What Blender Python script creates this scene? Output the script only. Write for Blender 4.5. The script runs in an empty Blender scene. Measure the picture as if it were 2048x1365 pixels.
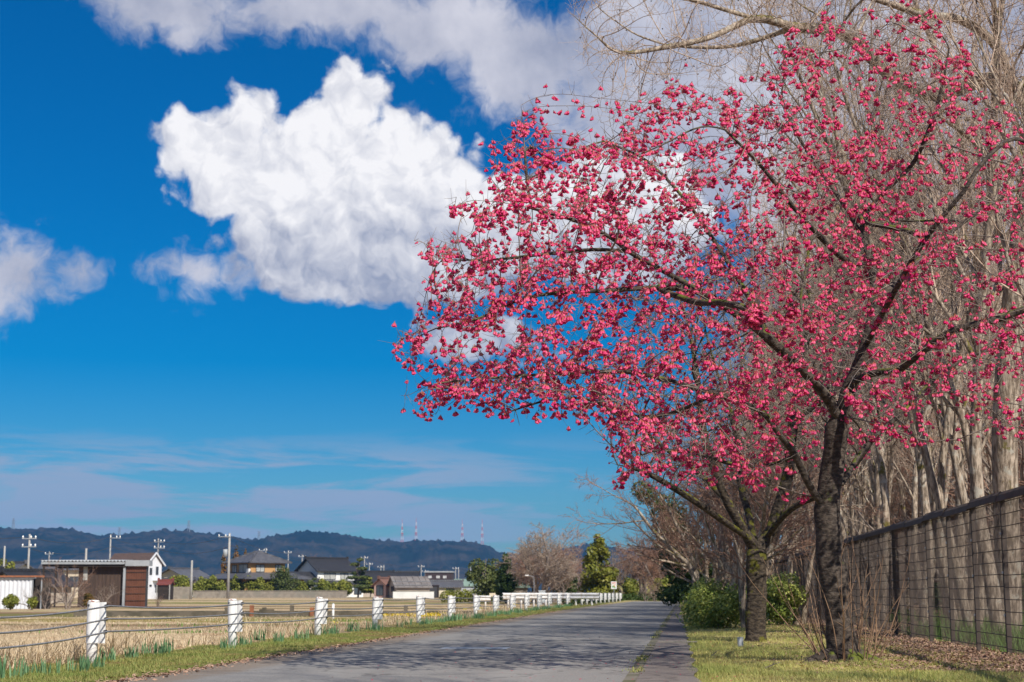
import bpy, math, random
import numpy as np
from mathutils import Vector, Matrix

sc = bpy.context.scene
col = sc.collection
R = math.radians
rng = np.random.default_rng(11)
random.seed(11)

# ------------------------------------------------------------------ camera
FP = 3129.0                       # focal length in pixels of the 2048 wide photograph
CAMZ = 0.75
PITCH = math.atan(502.0 / FP)
cam_d = bpy.data.cameras.new('camera')
cam = bpy.data.objects.new('camera', cam_d)
col.objects.link(cam)
cam.location = (0, 0, CAMZ)
cam.rotation_euler = (math.pi / 2 + PITCH, 0, 0)
cam_d.sensor_width = 36.0
cam_d.lens = FP * 36.0 / 2048.0
cam_d.clip_start = 0.1
cam_d.clip_end = 20000
cam_d.dof.use_dof = True
cam_d.dof.focus_distance = 15.5
cam_d.dof.aperture_fstop = 4.8
sc.camera = cam

def ray(px, py):
    u = (px - 1024.0) / FP; v = (682.5 - py) / FP
    return np.array([u, math.cos(PITCH) - v * math.sin(PITCH), math.sin(PITCH) + v * math.cos(PITCH)])
def P(px, py, Y):                 # world point seen at a pixel, at depth Y
    r = ray(px, py); return r * (Y / r[1]) + np.array([0, 0, CAMZ])
def G(px, py, z=0.0):             # ground point seen at a pixel
    r = ray(px, py); return r * ((z - CAMZ) / r[2]) + np.array([0, 0, CAMZ])
def azel(px, py):
    r = ray(px, py); r = r / np.linalg.norm(r)
    return math.atan2(r[0], r[1]) * FP, math.asin(r[2]) * FP

# ------------------------------------------------------------------ exposure, sun
sc.view_settings.view_transform = 'Standard'
sc.view_settings.look = 'None'
sc.view_settings.exposure = 0.24
sc.view_settings.gamma = 1.0
sc.view_settings.use_curve_mapping = False
sc.render.engine = 'CYCLES'
sc.cycles.use_denoising = True
sc.cycles.max_bounces = 6
sc.cycles.diffuse_bounces = 3
sc.cycles.transmission_bounces = 4
sc.cycles.transparent_max_bounces = 6
sc.cycles.volume_bounces = 0
sc.cycles.caustics_reflective = False
sc.cycles.caustics_refractive = False

SUN_AZ = R(147)                   # clockwise from +Y: behind the camera, to the right
SUN_EL = R(44)
sd_ = bpy.data.lights.new('sun', 'SUN')
sd_.energy = 5.0
sd_.angle = R(0.53)
sd_.color = (1.0, 0.93, 0.82)
sun = bpy.data.objects.new('sun', sd_)
col.objects.link(sun)
sdir = Vector((math.sin(SUN_AZ) * math.cos(SUN_EL), math.cos(SUN_AZ) * math.cos(SUN_EL), math.sin(SUN_EL)))
sun.rotation_euler = sdir.to_track_quat('Z', 'Y').to_euler()
sun.location = (30, -20, 40)

# ------------------------------------------------------------------ world: sky with clouds
class NT:
    def __init__(s, tree): s.t = tree; s.n = tree.nodes; s.l = tree.links
    def new(s, ty, **kw):
        n = s.n.new(ty)
        for k, v in kw.items(): setattr(n, k, v)
        return n
    def inp(s, sock, v):
        if v is None: return
        if hasattr(v, 'is_output'): s.l.new(v, sock)
        else: sock.default_value = v
    def m(s, op, a, b=None, c=None, clamp=False):
        n = s.new('ShaderNodeMath', operation=op, use_clamp=clamp)
        s.inp(n.inputs[0], a); s.inp(n.inputs[1], b); s.inp(n.inputs[2], c)
        return n.outputs[0]
    def v(s, op, a, b=None, scale=None):
        n = s.new('ShaderNodeVectorMath', operation=op)
        s.inp(n.inputs[0], a); s.inp(n.inputs[1], b)
        if scale is not None: s.inp(n.inputs['Scale'], scale)
        return n.outputs['Value'] if op in ('LENGTH', 'DOT_PRODUCT', 'DISTANCE') else n.outputs[0]
    def xyz(s, x, y, z=0.0):
        n = s.new('ShaderNodeCombineXYZ'); s.inp(n.inputs[0], x); s.inp(n.inputs[1], y); s.inp(n.inputs[2], z)
        return n.outputs[0]
    def sep(s, v):
        n = s.new('ShaderNodeSeparateXYZ'); s.inp(n.inputs[0], v); return n.outputs
    def noise(s, vec, scale, detail=4.0, rough=0.55, dist=0.0, dim='3D'):
        n = s.new('ShaderNodeTexNoise', noise_dimensions=dim)
        s.inp(n.inputs['Vector'], vec); s.inp(n.inputs['Scale'], scale); s.inp(n.inputs['Detail'], detail)
        s.inp(n.inputs['Roughness'], rough); s.inp(n.inputs['Distortion'], dist)
        return n.outputs[0]
    def voro(s, vec, scale, rnd=1.0, feat='F1', dim='3D'):
        n = s.new('ShaderNodeTexVoronoi', feature=feat, voronoi_dimensions=dim)
        s.inp(n.inputs['Vector'], vec); s.inp(n.inputs['Scale'], scale); s.inp(n.inputs['Randomness'], rnd)
        return n.outputs['Distance']
    def ss(s, x, a, b):           # smoothstep
        n = s.new('ShaderNodeMapRange', interpolation_type='SMOOTHSTEP')
        s.inp(n.inputs[0], x); s.inp(n.inputs[1], a); s.inp(n.inputs[2], b)
        n.inputs[3].default_value = 0.0; n.inputs[4].default_value = 1.0
        return n.outputs[0]
    def mix(s, f, a, b):
        n = s.new('ShaderNodeMix', data_type='RGBA')
        s.inp(n.inputs[0], f); s.inp(n.inputs[6], a); s.inp(n.inputs[7], b)
        return n.outputs[2]

def c4(c): return (c[0], c[1], c[2], 1.0)

world = bpy.data.worlds.new('World')
sc.world = world
world.use_nodes = True
wt = NT(world.node_tree)
wt.n.clear()
world.cycles.sampling_method = 'MANUAL'
world.cycles.sample_map_resolution = 256
SKY_STRENGTH = 0.10
sky = wt.new('ShaderNodeTexSky', sky_type='NISHITA')
sky.sun_disc = False
sky.sun_elevation = SUN_EL
sky.sun_rotation = SUN_AZ
sky.altitude = 50.0
sky.air_density = 1.0
sky.dust_density = 0.7
sky.ozone_density = 2.2

# cloud puffs: (px, py, half width, half height) as seen in the photograph, turned into directions on the sky
CUMULUS = [(705, 200, 62, 74), (660, 275, 105, 80), (492, 235, 52, 50), (378, 292, 60, 72), (455, 345, 105, 84),
           (600, 390, 165, 130), (770, 370, 165, 135), (900, 400, 75, 120), (1010, 450, 130, 105),
           (590, 490, 140, 75), (720, 520, 200, 82), (900, 540, 130, 70), (1250, 440, 190, 130), (940, 680, 125, 44)]
GREYS = [(360, 0, 205, 92), (640, -5, 200, 84), (880, 50, 190, 110), (1060, 130, 150, 120), (1400, 150, 330, 270), (2000, 260, 520, 520),
         (15, 540, 96, 96), (140, 540, 34, 22), (430, 545, 90, 34), (370, 600, 46, 24), (845, 238, 50, 24), (650, -190, 620, 130)]

def ell_group(name, ells, k):
    g = bpy.data.node_groups.new(name, 'ShaderNodeTree')
    g.interface.new_socket('P', in_out='INPUT', socket_type='NodeSocketVector')
    g.interface.new_socket('D', in_out='OUTPUT', socket_type='NodeSocketFloat')
    t = NT(g)
    gi = t.new('NodeGroupInput'); go = t.new('NodeGroupOutput')
    p = gi.outputs[0]
    cur = None
    for (cx, cy, rx, ry) in ells:
        a, e = azel(cx, cy); mn = min(rx, ry)
        q = t.v('MULTIPLY', t.v('SUBTRACT', p, (a, e, 0)), (mn / rx, mn / ry, 0))
        d = t.m('SUBTRACT', mn, t.v('LENGTH', q))
        cur = d if cur is None else t.m('SMOOTH_MAX', cur, d, k)
    t.l.new(cur, go.inputs[0])
    return g

tc = wt.new('ShaderNodeTexCoord')
dx, dy, dz = wt.sep(tc.outputs['Generated'])
az = wt.m('MULTIPLY', wt.m('ARCTAN2', dx, dy), FP)
el = wt.m('MULTIPLY', wt.m('ARCSINE', dz), FP)
pos = wt.xyz(az, el)
big = wt.noise(pos, 0.006, 3.0, 0.5, dim='2D')
def vwarp(p, scale, amp, det=3.0):
    n = wt.new('ShaderNodeTexNoise', noise_dimensions='2D'); wt.inp(n.inputs['Vector'], p); n.inputs['Scale'].default_value = scale; n.inputs['Detail'].default_value = det
    return wt.v('ADD', p, wt.v('MULTIPLY', wt.v('SUBTRACT', n.outputs['Color'], (0.5, 0.5, 0.5)), (amp, amp, 0)))
posw = vwarp(pos, 0.007, 60.0)
posv = vwarp(posw, 0.02, 40.0, 4.0)
def grp(g, p):
    n = wt.new('ShaderNodeGroup'); n.node_tree = g
    wt.l.new(p, n.inputs[0]); return n.outputs[0]
fA = grp(ell_group('cumulus_shape', CUMULUS, 24.0), posw)
fB = grp(ell_group('grey_shape', GREYS, 40.0), posw)
def puffs(p):       # cauliflower relief, in picture units
    a = wt.m('MULTIPLY', wt.m('SUBTRACT', 0.42, wt.voro(p, 0.0125, dim='2D')), 46.0)
    b = wt.m('MULTIPLY', wt.m('SUBTRACT', 0.42, wt.voro(p, 0.033, dim='2D')), 17.0)
    n = wt.m('MULTIPLY', wt.m('SUBTRACT', wt.noise(p, 0.016, 6.0, 0.6, dim='2D'), 0.5), 58.0)
    return wt.m('ADD', wt.m('ADD', a, b), n)
pA = puffs(posw)
def relief(p):
    n = wt.new('ShaderNodeTexVoronoi', feature='SMOOTH_F1', voronoi_dimensions='2D')
    wt.inp(n.inputs['Vector'], p); n.inputs['Scale'].default_value = 0.0105; n.inputs['Detail'].default_value = 3.0
    n.inputs['Roughness'].default_value = 0.5; n.inputs['Lacunarity'].default_value = 2.3; n.inputs['Smoothness'].default_value = 0.35
    return wt.m('MULTIPLY', n.outputs['Distance'], -1.0)
rA = relief(posv); rA2 = relief(wt.v('ADD', posv, (12.0, 22.0, 0)))
nB = wt.noise(posv, 0.0085, 7.0, 0.58, dim='2D')
dA = wt.m('ADD', wt.m('ADD', fA, pA), 8.0)
dB = wt.m('ADD', fB, wt.m('MULTIPLY', wt.m('SUBTRACT', nB, 0.5), 190.0))
aA = wt.ss(dA, -6.0, 20.0)
aB = wt.m('MULTIPLY', wt.ss(dB, -14.0, 60.0), 0.95)
# the rest of the sky: scattered cloud of the same sort beyond the patch in view
gen = wt.noise(tc.outputs['Generated'], 2.6, 5.0, 0.55)
out_m = wt.m('MAXIMUM', wt.ss(wt.m('ABSOLUTE', az), 1250.0, 1700.0), wt.ss(el, 1290.0, 1650.0))
aG = wt.m('MULTIPLY', wt.m('MULTIPLY', wt.ss(gen, 0.50, 0.62), out_m), wt.ss(el, 120.0, 500.0))
# thin flat layers low over the horizon
strv = wt.v('MULTIPLY', pos, (0.0026, 0.019, 0))
st = wt.noise(strv, 1.0, 6.0, 0.6, 0.3, dim='2D')
lowm = wt.m('SUBTRACT', 1.0, wt.ss(wt.m('ADD', el, wt.m('MULTIPLY', az, 0.12)), 90.0, 200.0))
aS = wt.m('MULTIPLY', wt.ss(wt.m('ADD', st, wt.m('MULTIPLY', lowm, 0.10)), 0.44, 0.64), wt.m('MULTIPLY', wt.ss(el, 0.0, 40.0), wt.m('SUBTRACT', 1.0, wt.ss(el, 230.0, 330.0))))
aS = wt.m('MULTIPLY', aS, wt.m('SUBTRACT', 0.85, wt.m('MULTIPLY', wt.ss(az, -300.0, 250.0), 0.5)))

hs = wt.new('ShaderNodeHueSaturation')
hs.inputs['Saturation'].default_value = 1.25
wt.l.new(sky.outputs[0], hs.inputs['Color'])
hs2 = wt.new('ShaderNodeHueSaturation')
hs2.inputs['Saturation'].default_value = 1.22
hs2.inputs['Value'].default_value = 0.695
wt.l.new(wt.v('MULTIPLY', hs.outputs[0], (0.50, 0.79, 1.05)), hs2.inputs['Color'])
skyc = hs2.outputs[0]
K = 0.86 / SKY_STRENGTH
def kc(c): return (c[0] * K, c[1] * K, c[2] * K, 1)
# cumulus: bright where it faces the light, grey-blue on the flat underside
emb = wt.m('MULTIPLY', wt.m('SUBTRACT', rA, rA2), 0.62)
pxlow = azel(640, 600)[1]; pxmid = azel(640, 440)[1]
under = wt.ss(wt.m('ADD', el, wt.m('MULTIPLY', wt.m('SUBTRACT', big, 0.5), 190.0)), pxlow + 25, pxmid + 130)
rim = wt.ss(dA, 0.0, 70.0)
sh = wt.m('ADD', wt.m('MULTIPLY', under, 0.66), wt.m('ADD', emb, wt.m('MULTIPLY_ADD', rim, 0.18, 0.12)), clamp=True)
colA = wt.mix(sh, kc((0.33, 0.37, 0.50)), kc((0.96, 0.95, 0.97)))
shB = wt.m('ADD', 0.5, wt.m('MULTIPLY', wt.m('SUBTRACT', wt.noise(pos, 0.0045, 5.0, 0.55, dim='2D'), 0.5), 2.4), clamp=True)
colB = wt.mix(shB, kc((0.34, 0.37, 0.49)), kc((0.68, 0.68, 0.76)))
c = wt.mix(aS, skyc, kc((0.34, 0.41, 0.56)))
c = wt.mix(aG, c, kc((0.55, 0.57, 0.65)))
c = wt.mix(aB, c, colB)
c = wt.mix(aA, c, colA)
bg = wt.new('ShaderNodeBackground')
bg.inputs['Strength'].default_value = SKY_STRENGTH
wt.l.new(c, bg.inputs['Color'])
wo = wt.new('ShaderNodeOutputWorld')
wt.l.new(bg.outputs[0], wo.inputs['Surface'])

# ------------------------------------------------------------------ helpers
def tag(o, label=None, cat=None, group=None, kind=None):
    if label: o['label'] = label
    if cat: o['category'] = cat
    if group: o['group'] = group
    if kind: o['kind'] = kind
    return o
def empty(name, loc=(0, 0, 0), rz=0.0, parent=None):
    o = bpy.data.objects.new(name, None); col.objects.link(o)
    o.location = [float(v) for v in loc]; o.rotation_euler = (0, 0, rz); o.empty_display_size = 0.2
    if parent: o.parent = parent
    return o
def obj(name, me, parent=None, loc=None, rz=None):
    o = bpy.data.objects.new(name, me); col.objects.link(o)
    if parent: o.parent = parent
    if loc is not None: o.location = [float(v) for v in loc]
    if rz is not None: o.rotation_euler = (0, 0, rz)
    return o
def fast_mesh(name, V, F, mats, midx=None, smooth=False, attr=None, smooth_mask=None):
    """V (n,3) array; F: (m,k) int array (all faces k-gons) or list of arrays; attr: dict name -> per-vertex float"""
    me = bpy.data.meshes.new(name)
    Fs = F if isinstance(F, list) else [F]
    Fs = [np.asarray(f, dtype=np.int32) for f in Fs if len(f)]
    V = np.asarray(V, dtype=np.float32)
    me.vertices.add(len(V)); me.vertices.foreach_set('co', V.ravel())
    nl = sum(f.size for f in Fs); nf = sum(len(f) for f in Fs)
    me.loops.add(nl); me.polygons.add(nf)
    me.loops.foreach_set('vertex_index', np.concatenate([f.ravel() for f in Fs]))
    tot = np.concatenate([np.full(len(f), f.shape[1], np.int32) for f in Fs])
    st = np.concatenate([[0], np.cumsum(tot)[:-1]]).astype(np.int32)
    me.polygons.foreach_set('loop_start', st); me.polygons.foreach_set('loop_total', tot)
    if midx is not None: me.polygons.foreach_set('material_index', np.asarray(midx, np.int32))
    if smooth: me.polygons.foreach_set('use_smooth', np.ones(nf, bool))
    for mt in (mats if isinstance(mats, (list, tuple)) else [mats]): me.materials.append(mt)
    if attr:
        for k, a in attr.items():
            at = me.attributes.new(k, 'FLOAT', 'POINT'); at.data.foreach_set('value', np.asarray(a, np.float32))
    me.update(calc_edges=True)
    me.validate()
    return me

class MB:
    """collects simple shapes into one mesh"""
    def __init__(s): s.V = []; s.F = []; s.M = []
    def add(s, vs, fs, mi=0):
        b = len(s.V); s.V += [tuple(float(c) for c in v) for v in vs]
        s.F += [tuple(b + i for i in f) for f in fs]; s.M += [mi] * len(fs)
        return s
    def box(s, x0, x1, y0, y1, z0, z1, mi=0):
        v = [(x0, y0, z0), (x1, y0, z0), (x1, y1, z0), (x0, y1, z0), (x0, y0, z1), (x1, y0, z1), (x1, y1, z1), (x0, y1, z1)]
        f = [(0, 3, 2, 1), (4, 5, 6, 7), (0, 1, 5, 4), (1, 2, 6, 5), (2, 3, 7, 6), (3, 0, 4, 7)]
        return s.add(v, f, mi)
    def bar(s, a, b, w, h=None, mi=0):     # box section between two points
        a = Vector(a); b = Vector(b); h = h or w
        d = (b - a).normalized(); r = d.cross(Vector((0, 0, 1)))
        if r.length < 1e-3: r = Vector((1, 0, 0))
        r.normalize(); u = r.cross(d)
        v = []
        for q in (a, b):
            for (i, j) in ((-1, -1), (1, -1), (1, 1), (-1, 1)): v.append(q + r * (i * w / 2) + u * (j * h / 2))
        return s.add(v, [(0, 1, 2, 3), (7, 6, 5, 4), (0, 4, 5, 1), (1, 5, 6, 2), (2, 6, 7, 3), (3, 7, 4, 0)], mi)
    def tube(s, pts, rad, n=8, mi=0, cap=True):
        pts = [Vector(p) for p in pts]
        if not hasattr(rad, '__len__'): rad = [rad] * len(pts)
        b = len(s.V); prev = None
        for i, p in enumerate(pts):
            t = (pts[min(i + 1, len(pts) - 1)] - pts[max(i - 1, 0)]).normalized()
            if prev is None:
                r = t.cross(Vector((0, 1, 0)) if abs(t.y) < 0.9 else Vector((1, 0, 0))).normalized()
            else:
                r = (prev - t * prev.dot(t)).normalized()
            prev = r; u = t.cross(r)
            for k in range(n):
                a = 2 * math.pi * k / n
                s.V.append(tuple(p + (r * math.cos(a) + u * math.sin(a)) * rad[i]))
        for i in range(len(pts) - 1):
            for k in range(n):
                s.F.append((b + i * n + k, b + i * n + (k + 1) % n, b + (i + 1) * n + (k + 1) % n, b + (i + 1) * n + k)); s.M.append(mi)
        if cap:
            s.F.append(tuple(b + k for k in range(n))[::-1]); s.M.append(mi)
            s.F.append(tuple(b + (len(pts) - 1) * n + k for k in range(n))); s.M.append(mi)
        return s
    def mesh(s, name, mats, smooth=False):
        me = bpy.data.meshes.new(name); me.from_pydata(s.V, [], s.F)
        for mt in (mats if isinstance(mats, (list, tuple)) else [mats]): me.materials.append(mt)
        me.polygons.foreach_set('material_index', s.M)
        if smooth: me.polygons.foreach_set('use_smooth', [True] * len(s.F))
        me.update(); return me
    def build(s, name, mats, parent=None, loc=None, rz=None, smooth=False):
        return obj(name, s.mesh(name, mats, smooth), parent, loc, rz)

# ------------------------------------------------------------------ materials
def mat(name, c1, c2=None, scale=3.0, rough=0.75, detail=5.0, bump=0.0, bscale=None, spec=0.3, metallic=0.0, coord='Object', c3=None, s3=0.6,
        lo=0.35, hi=0.68, stretch=None, trans=0.0, attr=None, randv=0.0):
    m = bpy.data.materials.new(name); m.use_nodes = True
    t = NT(m.node_tree); t.n.clear()
    out = t.new('ShaderNodeOutputMaterial'); b = t.new('ShaderNodeBsdfPrincipled')
    b.inputs['Roughness'].default_value = rough; b.inputs['Specular IOR Level'].default_value = spec
    b.inputs['Metallic'].default_value = metallic
    tc = t.new('ShaderNodeTexCoord'); p = tc.outputs[coord]
    if stretch: p = t.v('MULTIPLY', p, stretch)
    colr = c4(c1)
    if c2 is not None:
        if attr:
            a = t.new('ShaderNodeAttribute', attribute_name=attr)
            fac = a.outputs['Fac']
        else:
            fac = t.ss(t.noise(p, scale, detail), lo, hi)
        colr = t.mix(fac, c4(c1), c4(c2))
    if c3 is not None:
        colr = t.mix(t.ss(t.noise(p, s3, 4.0), 0.48, 0.66), colr, c4(c3))
    if randv:
        oi = t.new('ShaderNodeObjectInfo')
        hs = t.new('ShaderNodeHueSaturation')
        t.inp(hs.inputs['Value'], t.m('MULTIPLY_ADD', oi.outputs['Random'], 2 * randv, 1 - randv))
        t.inp(hs.inputs['Color'], colr); colr = hs.outputs[0]
    t.inp(b.inputs['Base Color'], colr)
    if bump:
        bn = t.new('ShaderNodeBump'); bn.inputs['Strength'].default_value = min(1.0, bump); bn.inputs['Distance'].default_value = 0.02
        t.l.new(t.noise(p, bscale or scale * 4, 4.0), bn.inputs['Height']); t.l.new(bn.outputs[0], b.inputs['Normal'])
    sh = b.outputs[0]
    if trans:
        tr = t.new('ShaderNodeBsdfTranslucent'); t.inp(tr.inputs['Color'], colr)
        mx = t.new('ShaderNodeMixShader'); mx.inputs[0].default_value = trans
        t.l.new(sh, mx.inputs[1]); t.l.new(tr.outputs[0], mx.inputs[2]); sh = mx.outputs[0]
    t.l.new(sh, out.inputs['Surface'])
    return m

M = {}
M['white_paint'] = mat('white_paint', (0.80, 0.80, 0.80), (0.70, 0.69, 0.68), 6.0, 0.35, c3=(0.62, 0.58, 0.52), s3=3.0, lo=0.5, hi=0.8)
M['rust_cap'] = mat('rust_cap', (0.74, 0.72, 0.70), (0.34, 0.13, 0.09), 30.0, 0.5, lo=0.56, hi=0.66)
M['steel'] = mat('steel', (0.42, 0.43, 0.46), (0.30, 0.31, 0.34), 20.0, 0.4, metallic=0.6)
M['dark_steel'] = mat('dark_steel', (0.10, 0.10, 0.11), (0.05, 0.05, 0.05), 20.0, 0.5, metallic=0.5)
M['brown_metal'] = mat('brown_metal', (0.095, 0.076, 0.066), (0.065, 0.052, 0.046), 4.0, 0.7, spec=0.2)
M['concrete'] = mat('concrete', (0.27, 0.24, 0.20), (0.20, 0.175, 0.145), 2.0, 0.85, bump=0.2, c3=(0.20, 0.19, 0.16))
M['pole_concrete'] = mat('pole_concrete', (0.38, 0.37, 0.35), (0.30, 0.29, 0.275), 1.0, 0.8)
M['wire'] = mat('wire', (0.05, 0.055, 0.07), rough=0.6)
M['insulator'] = mat('insulator', (0.75, 0.75, 0.73), rough=0.3)
M['plaster_white'] = mat('plaster_white', (0.78, 0.77, 0.74), (0.70, 0.69, 0.66), 1.2, 0.8)
M['plaster_cream'] = mat('plaster_cream', (0.66, 0.58, 0.44), (0.58, 0.50, 0.37), 0.8, 0.85)
M['plaster_tan'] = mat('plaster_tan', (0.50, 0.29, 0.12), (0.42, 0.23, 0.09), 0.6, 0.85)
M['plaster_beige'] = mat('plaster_beige', (0.42, 0.36, 0.30), (0.34, 0.29, 0.24), 0.8, 0.85)
M['plaster_pink'] = mat('plaster_pink', (0.55, 0.38, 0.33), (0.45, 0.30, 0.26), 0.8, 0.85)
M['roof_brown'] = mat('roof_brown', (0.105, 0.070, 0.060), (0.085, 0.058, 0.05), 3.0, 0.7)
M['roof_red'] = mat('roof_red', (0.20, 0.055, 0.045), (0.14, 0.045, 0.04), 3.0, 0.7)
M['roof_green'] = mat('roof_green', (0.22, 0.30, 0.25), (0.17, 0.24, 0.20), 1.0, 0.6)
M['concrete_dark'] = mat('concrete_dark', (0.15, 0.125, 0.095), (0.08, 0.07, 0.05), 1.5, 0.9)
M['roof_rust'] = mat('roof_rust', (0.20, 0.10, 0.075), (0.14, 0.085, 0.07), 3.0, 0.7)
M['roof_metal'] = mat('roof_metal', (0.20, 0.18, 0.17), (0.14, 0.125, 0.12), 1.0, 0.5)
M['dark_clad'] = mat('dark_clad', (0.055, 0.04, 0.045), (0.045, 0.033, 0.036), 2.0, 0.6)
M['board_brown'] = mat('board_brown', (0.085, 0.055, 0.042), (0.055, 0.038, 0.030), 2.0, 0.75, stretch=(6, 6, 0.4))
M['shutter_brown'] = mat('shutter_brown', (0.15, 0.062, 0.038), (0.115, 0.047, 0.03), 1.5, 0.5)
M['sheet_grey'] = mat('sheet_grey', (0.36, 0.38, 0.40), (0.28, 0.30, 0.32), 1.5, 0.5)
M['sheet_white'] = mat('sheet_white', (0.70, 0.72, 0.76), (0.60, 0.62, 0.66), 0.7, 0.5)
M['rust'] = mat('rust', (0.34, 0.13, 0.06), (0.22, 0.09, 0.05), 5.0, 0.8)
M['wood_dark'] = mat('wood_dark', (0.04, 0.03, 0.025), (0.025, 0.02, 0.018), 3.0, 0.8)
M['glass'] = mat('glass', (0.06, 0.075, 0.09), rough=0.08, spec=0.6)
M['curtain'] = mat('curtain', (0.45, 0.45, 0.42), (0.33, 0.33, 0.31), 2.0, 0.9)
M['ac_white'] = mat('ac_white', (0.72, 0.70, 0.66), rough=0.5)
M['red_white'] = mat('red_white', (0.55, 0.10, 0.08), rough=0.6)
M['mast_white'] = mat('mast_white', (0.6, 0.6, 0.6), rough=0.6)
M['pylon'] = mat('pylon', (0.22, 0.24, 0.26), rough=0.6)
M['sign_red'] = mat('sign_red', (0.55, 0.08, 0.05), rough=0.5)
M['sign_green'] = mat('sign_green', (0.10, 0.32, 0.12), rough=0.5)
M['sign_orange'] = mat('sign_orange', (0.6, 0.25, 0.05), rough=0.5)
M['plastic_grey'] = mat('plastic_grey', (0.50, 0.53, 0.56), (0.42, 0.45, 0.48), 8.0, 0.45)

def tile_roof(name, ca, cb):
    m = mat(name, ca, cb, 1.5, 0.45, spec=0.5)
    t = NT(m.node_tree); b = next(n for n in t.n if n.type == 'BSDF_PRINCIPLED')
    w = t.new('ShaderNodeTexWave', wave_type='BANDS', bands_direction='DIAGONAL')
    tc = t.new('ShaderNodeTexCoord'); t.l.new(tc.outputs['Object'], w.inputs['Vector']); w.inputs['Scale'].default_value = 1.6
    bn = t.new('ShaderNodeBump'); bn.inputs['Strength'].default_value = 0.6; bn.inputs['Distance'].default_value = 0.05
    t.l.new(w.outputs['Fac'], bn.inputs['Height']); t.l.new(bn.outputs[0], b.inputs['Normal'])
    return m
M['tile_black'] = tile_roof('tile_black', (0.030, 0.030, 0.034), (0.022, 0.022, 0.026))
M['tile_grey'] = tile_roof('tile_grey', (0.105, 0.105, 0.115), (0.075, 0.075, 0.085))

# bark: cherry with horizontal lenticel bands and moss, grey forest bark
def bark(name, ca, cb, moss=None, mossamt=0.5, bands=True, lichen=None, mscale=2.2):
    m = bpy.data.materials.new(name); m.use_nodes = True
    t = NT(m.node_tree); t.n.clear()
    out = t.new('ShaderNodeOutputMaterial'); b = t.new('ShaderNodeBsdfPrincipled')
    b.inputs['Roughness'].default_value = 0.85; b.inputs['Specular IOR Level'].default_value = 0.25
    tc = t.new('ShaderNodeTexCoord'); p = tc.outputs['Object']
    st = t.v('MULTIPLY', p, (16, 16, 30) if bands else (22, 22, 5))
    n = t.noise(st, 1.0, 5.0, 0.6)
    cc = t.mix(t.ss(n, 0.38, 0.66), c4(ca), c4(cb))
    if lichen: cc = t.mix(t.ss(t.noise(p, 5.0, 5.0), 0.56, 0.66), cc, c4(lichen))
    if moss:
        geo = t.new('ShaderNodeNewGeometry')
        up = t.sep(geo.outputs['Normal'])[2]
        k = t.m('ADD', t.noise(p, mscale, 5.0, 0.65), t.m('MULTIPLY', up, 0.12))
        cc = t.mix(t.ss(k, 1.0 - mossamt, 1.07 - mossamt), cc, c4(moss))
    t.inp(b.inputs['Base Color'], cc)
    bn = t.new('ShaderNodeBump'); bn.inputs['Strength'].default_value = 0.9; bn.inputs['Distance'].default_value = 0.02
    t.l.new(n, bn.inputs['Height']); t.l.new(bn.outputs[0], b.inputs['Normal'])
    t.l.new(b.outputs[0], out.inputs['Surface'])
    return m
M['bark_cherry'] = bark('bark_cherry', (0.038, 0.030, 0.026), (0.115, 0.092, 0.075), (0.11, 0.13, 0.02), 0.40)
M['bark_mossy'] = bark('bark_mossy', (0.026, 0.020, 0.016), (0.090, 0.070, 0.050), (0.105, 0.10, 0.014), 0.44, mscale=4.5)
M['bark_twig'] = mat('bark_twig', (0.17, 0.135, 0.115), (0.30, 0.25, 0.215), 3.0, 0.8)
M['bark_pale'] = bark('bark_pale', (0.15, 0.115, 0.085), (0.50, 0.41, 0.32), (0.14, 0.12, 0.03), 0.40, bands=False, lichen=(0.40, 0.37, 0.31))
M['twig_pale'] = mat('twig_pale', (0.52, 0.40, 0.31), (0.38, 0.28, 0.21), 2.0, 0.8)
M['twig_red'] = mat('twig_red', (0.34, 0.20, 0.14), (0.25, 0.15, 0.11), 2.0, 0.8)
M['twig_grey'] = mat('twig_grey', (0.28, 0.22, 0.17), (0.36, 0.28, 0.22), 2.0, 0.8)
M['shoot'] = mat('shoot', (0.30, 0.19, 0.12), (0.22, 0.14, 0.09), 5.0, 0.7)
M['petal'] = mat('petal', (0.97, 0.19, 0.36), (0.72, 0.028, 0.18), attr='var', rough=0.55, trans=0.38, spec=0.2)
M['calyx'] = mat('calyx', (0.52, 0.12, 0.09), (0.42, 0.15, 0.07), attr='var', rough=0.6, trans=0.2)
M['leaf_dark'] = mat('leaf_dark', (0.035, 0.065, 0.018), (0.07, 0.11, 0.022), attr='var', rough=0.5, trans=0.2)
M['leaf_bush'] = mat('leaf_bush', (0.15, 0.23, 0.04), (0.50, 0.52, 0.13), attr='var', rough=0.4, trans=0.25, spec=0.45)
M['leaf_gold'] = mat('leaf_gold', (0.13, 0.15, 0.02), (0.26, 0.25, 0.035), attr='var', rough=0.5, trans=0.25)
M['leaf_garden'] = mat('leaf_garden', (0.13, 0.16, 0.022), (0.28, 0.28, 0.045), attr='var', rough=0.55, trans=0.2)
M['leaf_pine'] = mat('leaf_pine', (0.055, 0.08, 0.022), (0.12, 0.14, 0.035), attr='var', rough=0.6, trans=0.15)
M['leaf_cedar'] = mat('leaf_cedar', (0.09, 0.09, 0.02), (0.24, 0.11, 0.035), attr='var', rough=0.6, trans=0.15)
M['daffodil'] = mat('daffodil', (0.10, 0.22, 0.10), (0.20, 0.34, 0.17), attr='var', rough=0.5, trans=0.25)
M['daff_flower'] = mat('daff_flower', (0.75, 0.62, 0.10), (0.85, 0.72, 0.25), attr='var', rough=0.6, trans=0.3)
M['grass_lawn'] = mat('grass_lawn', (0.60, 0.53, 0.20), (0.32, 0.38, 0.10), attr='var', rough=0.6, trans=0.3)
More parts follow.
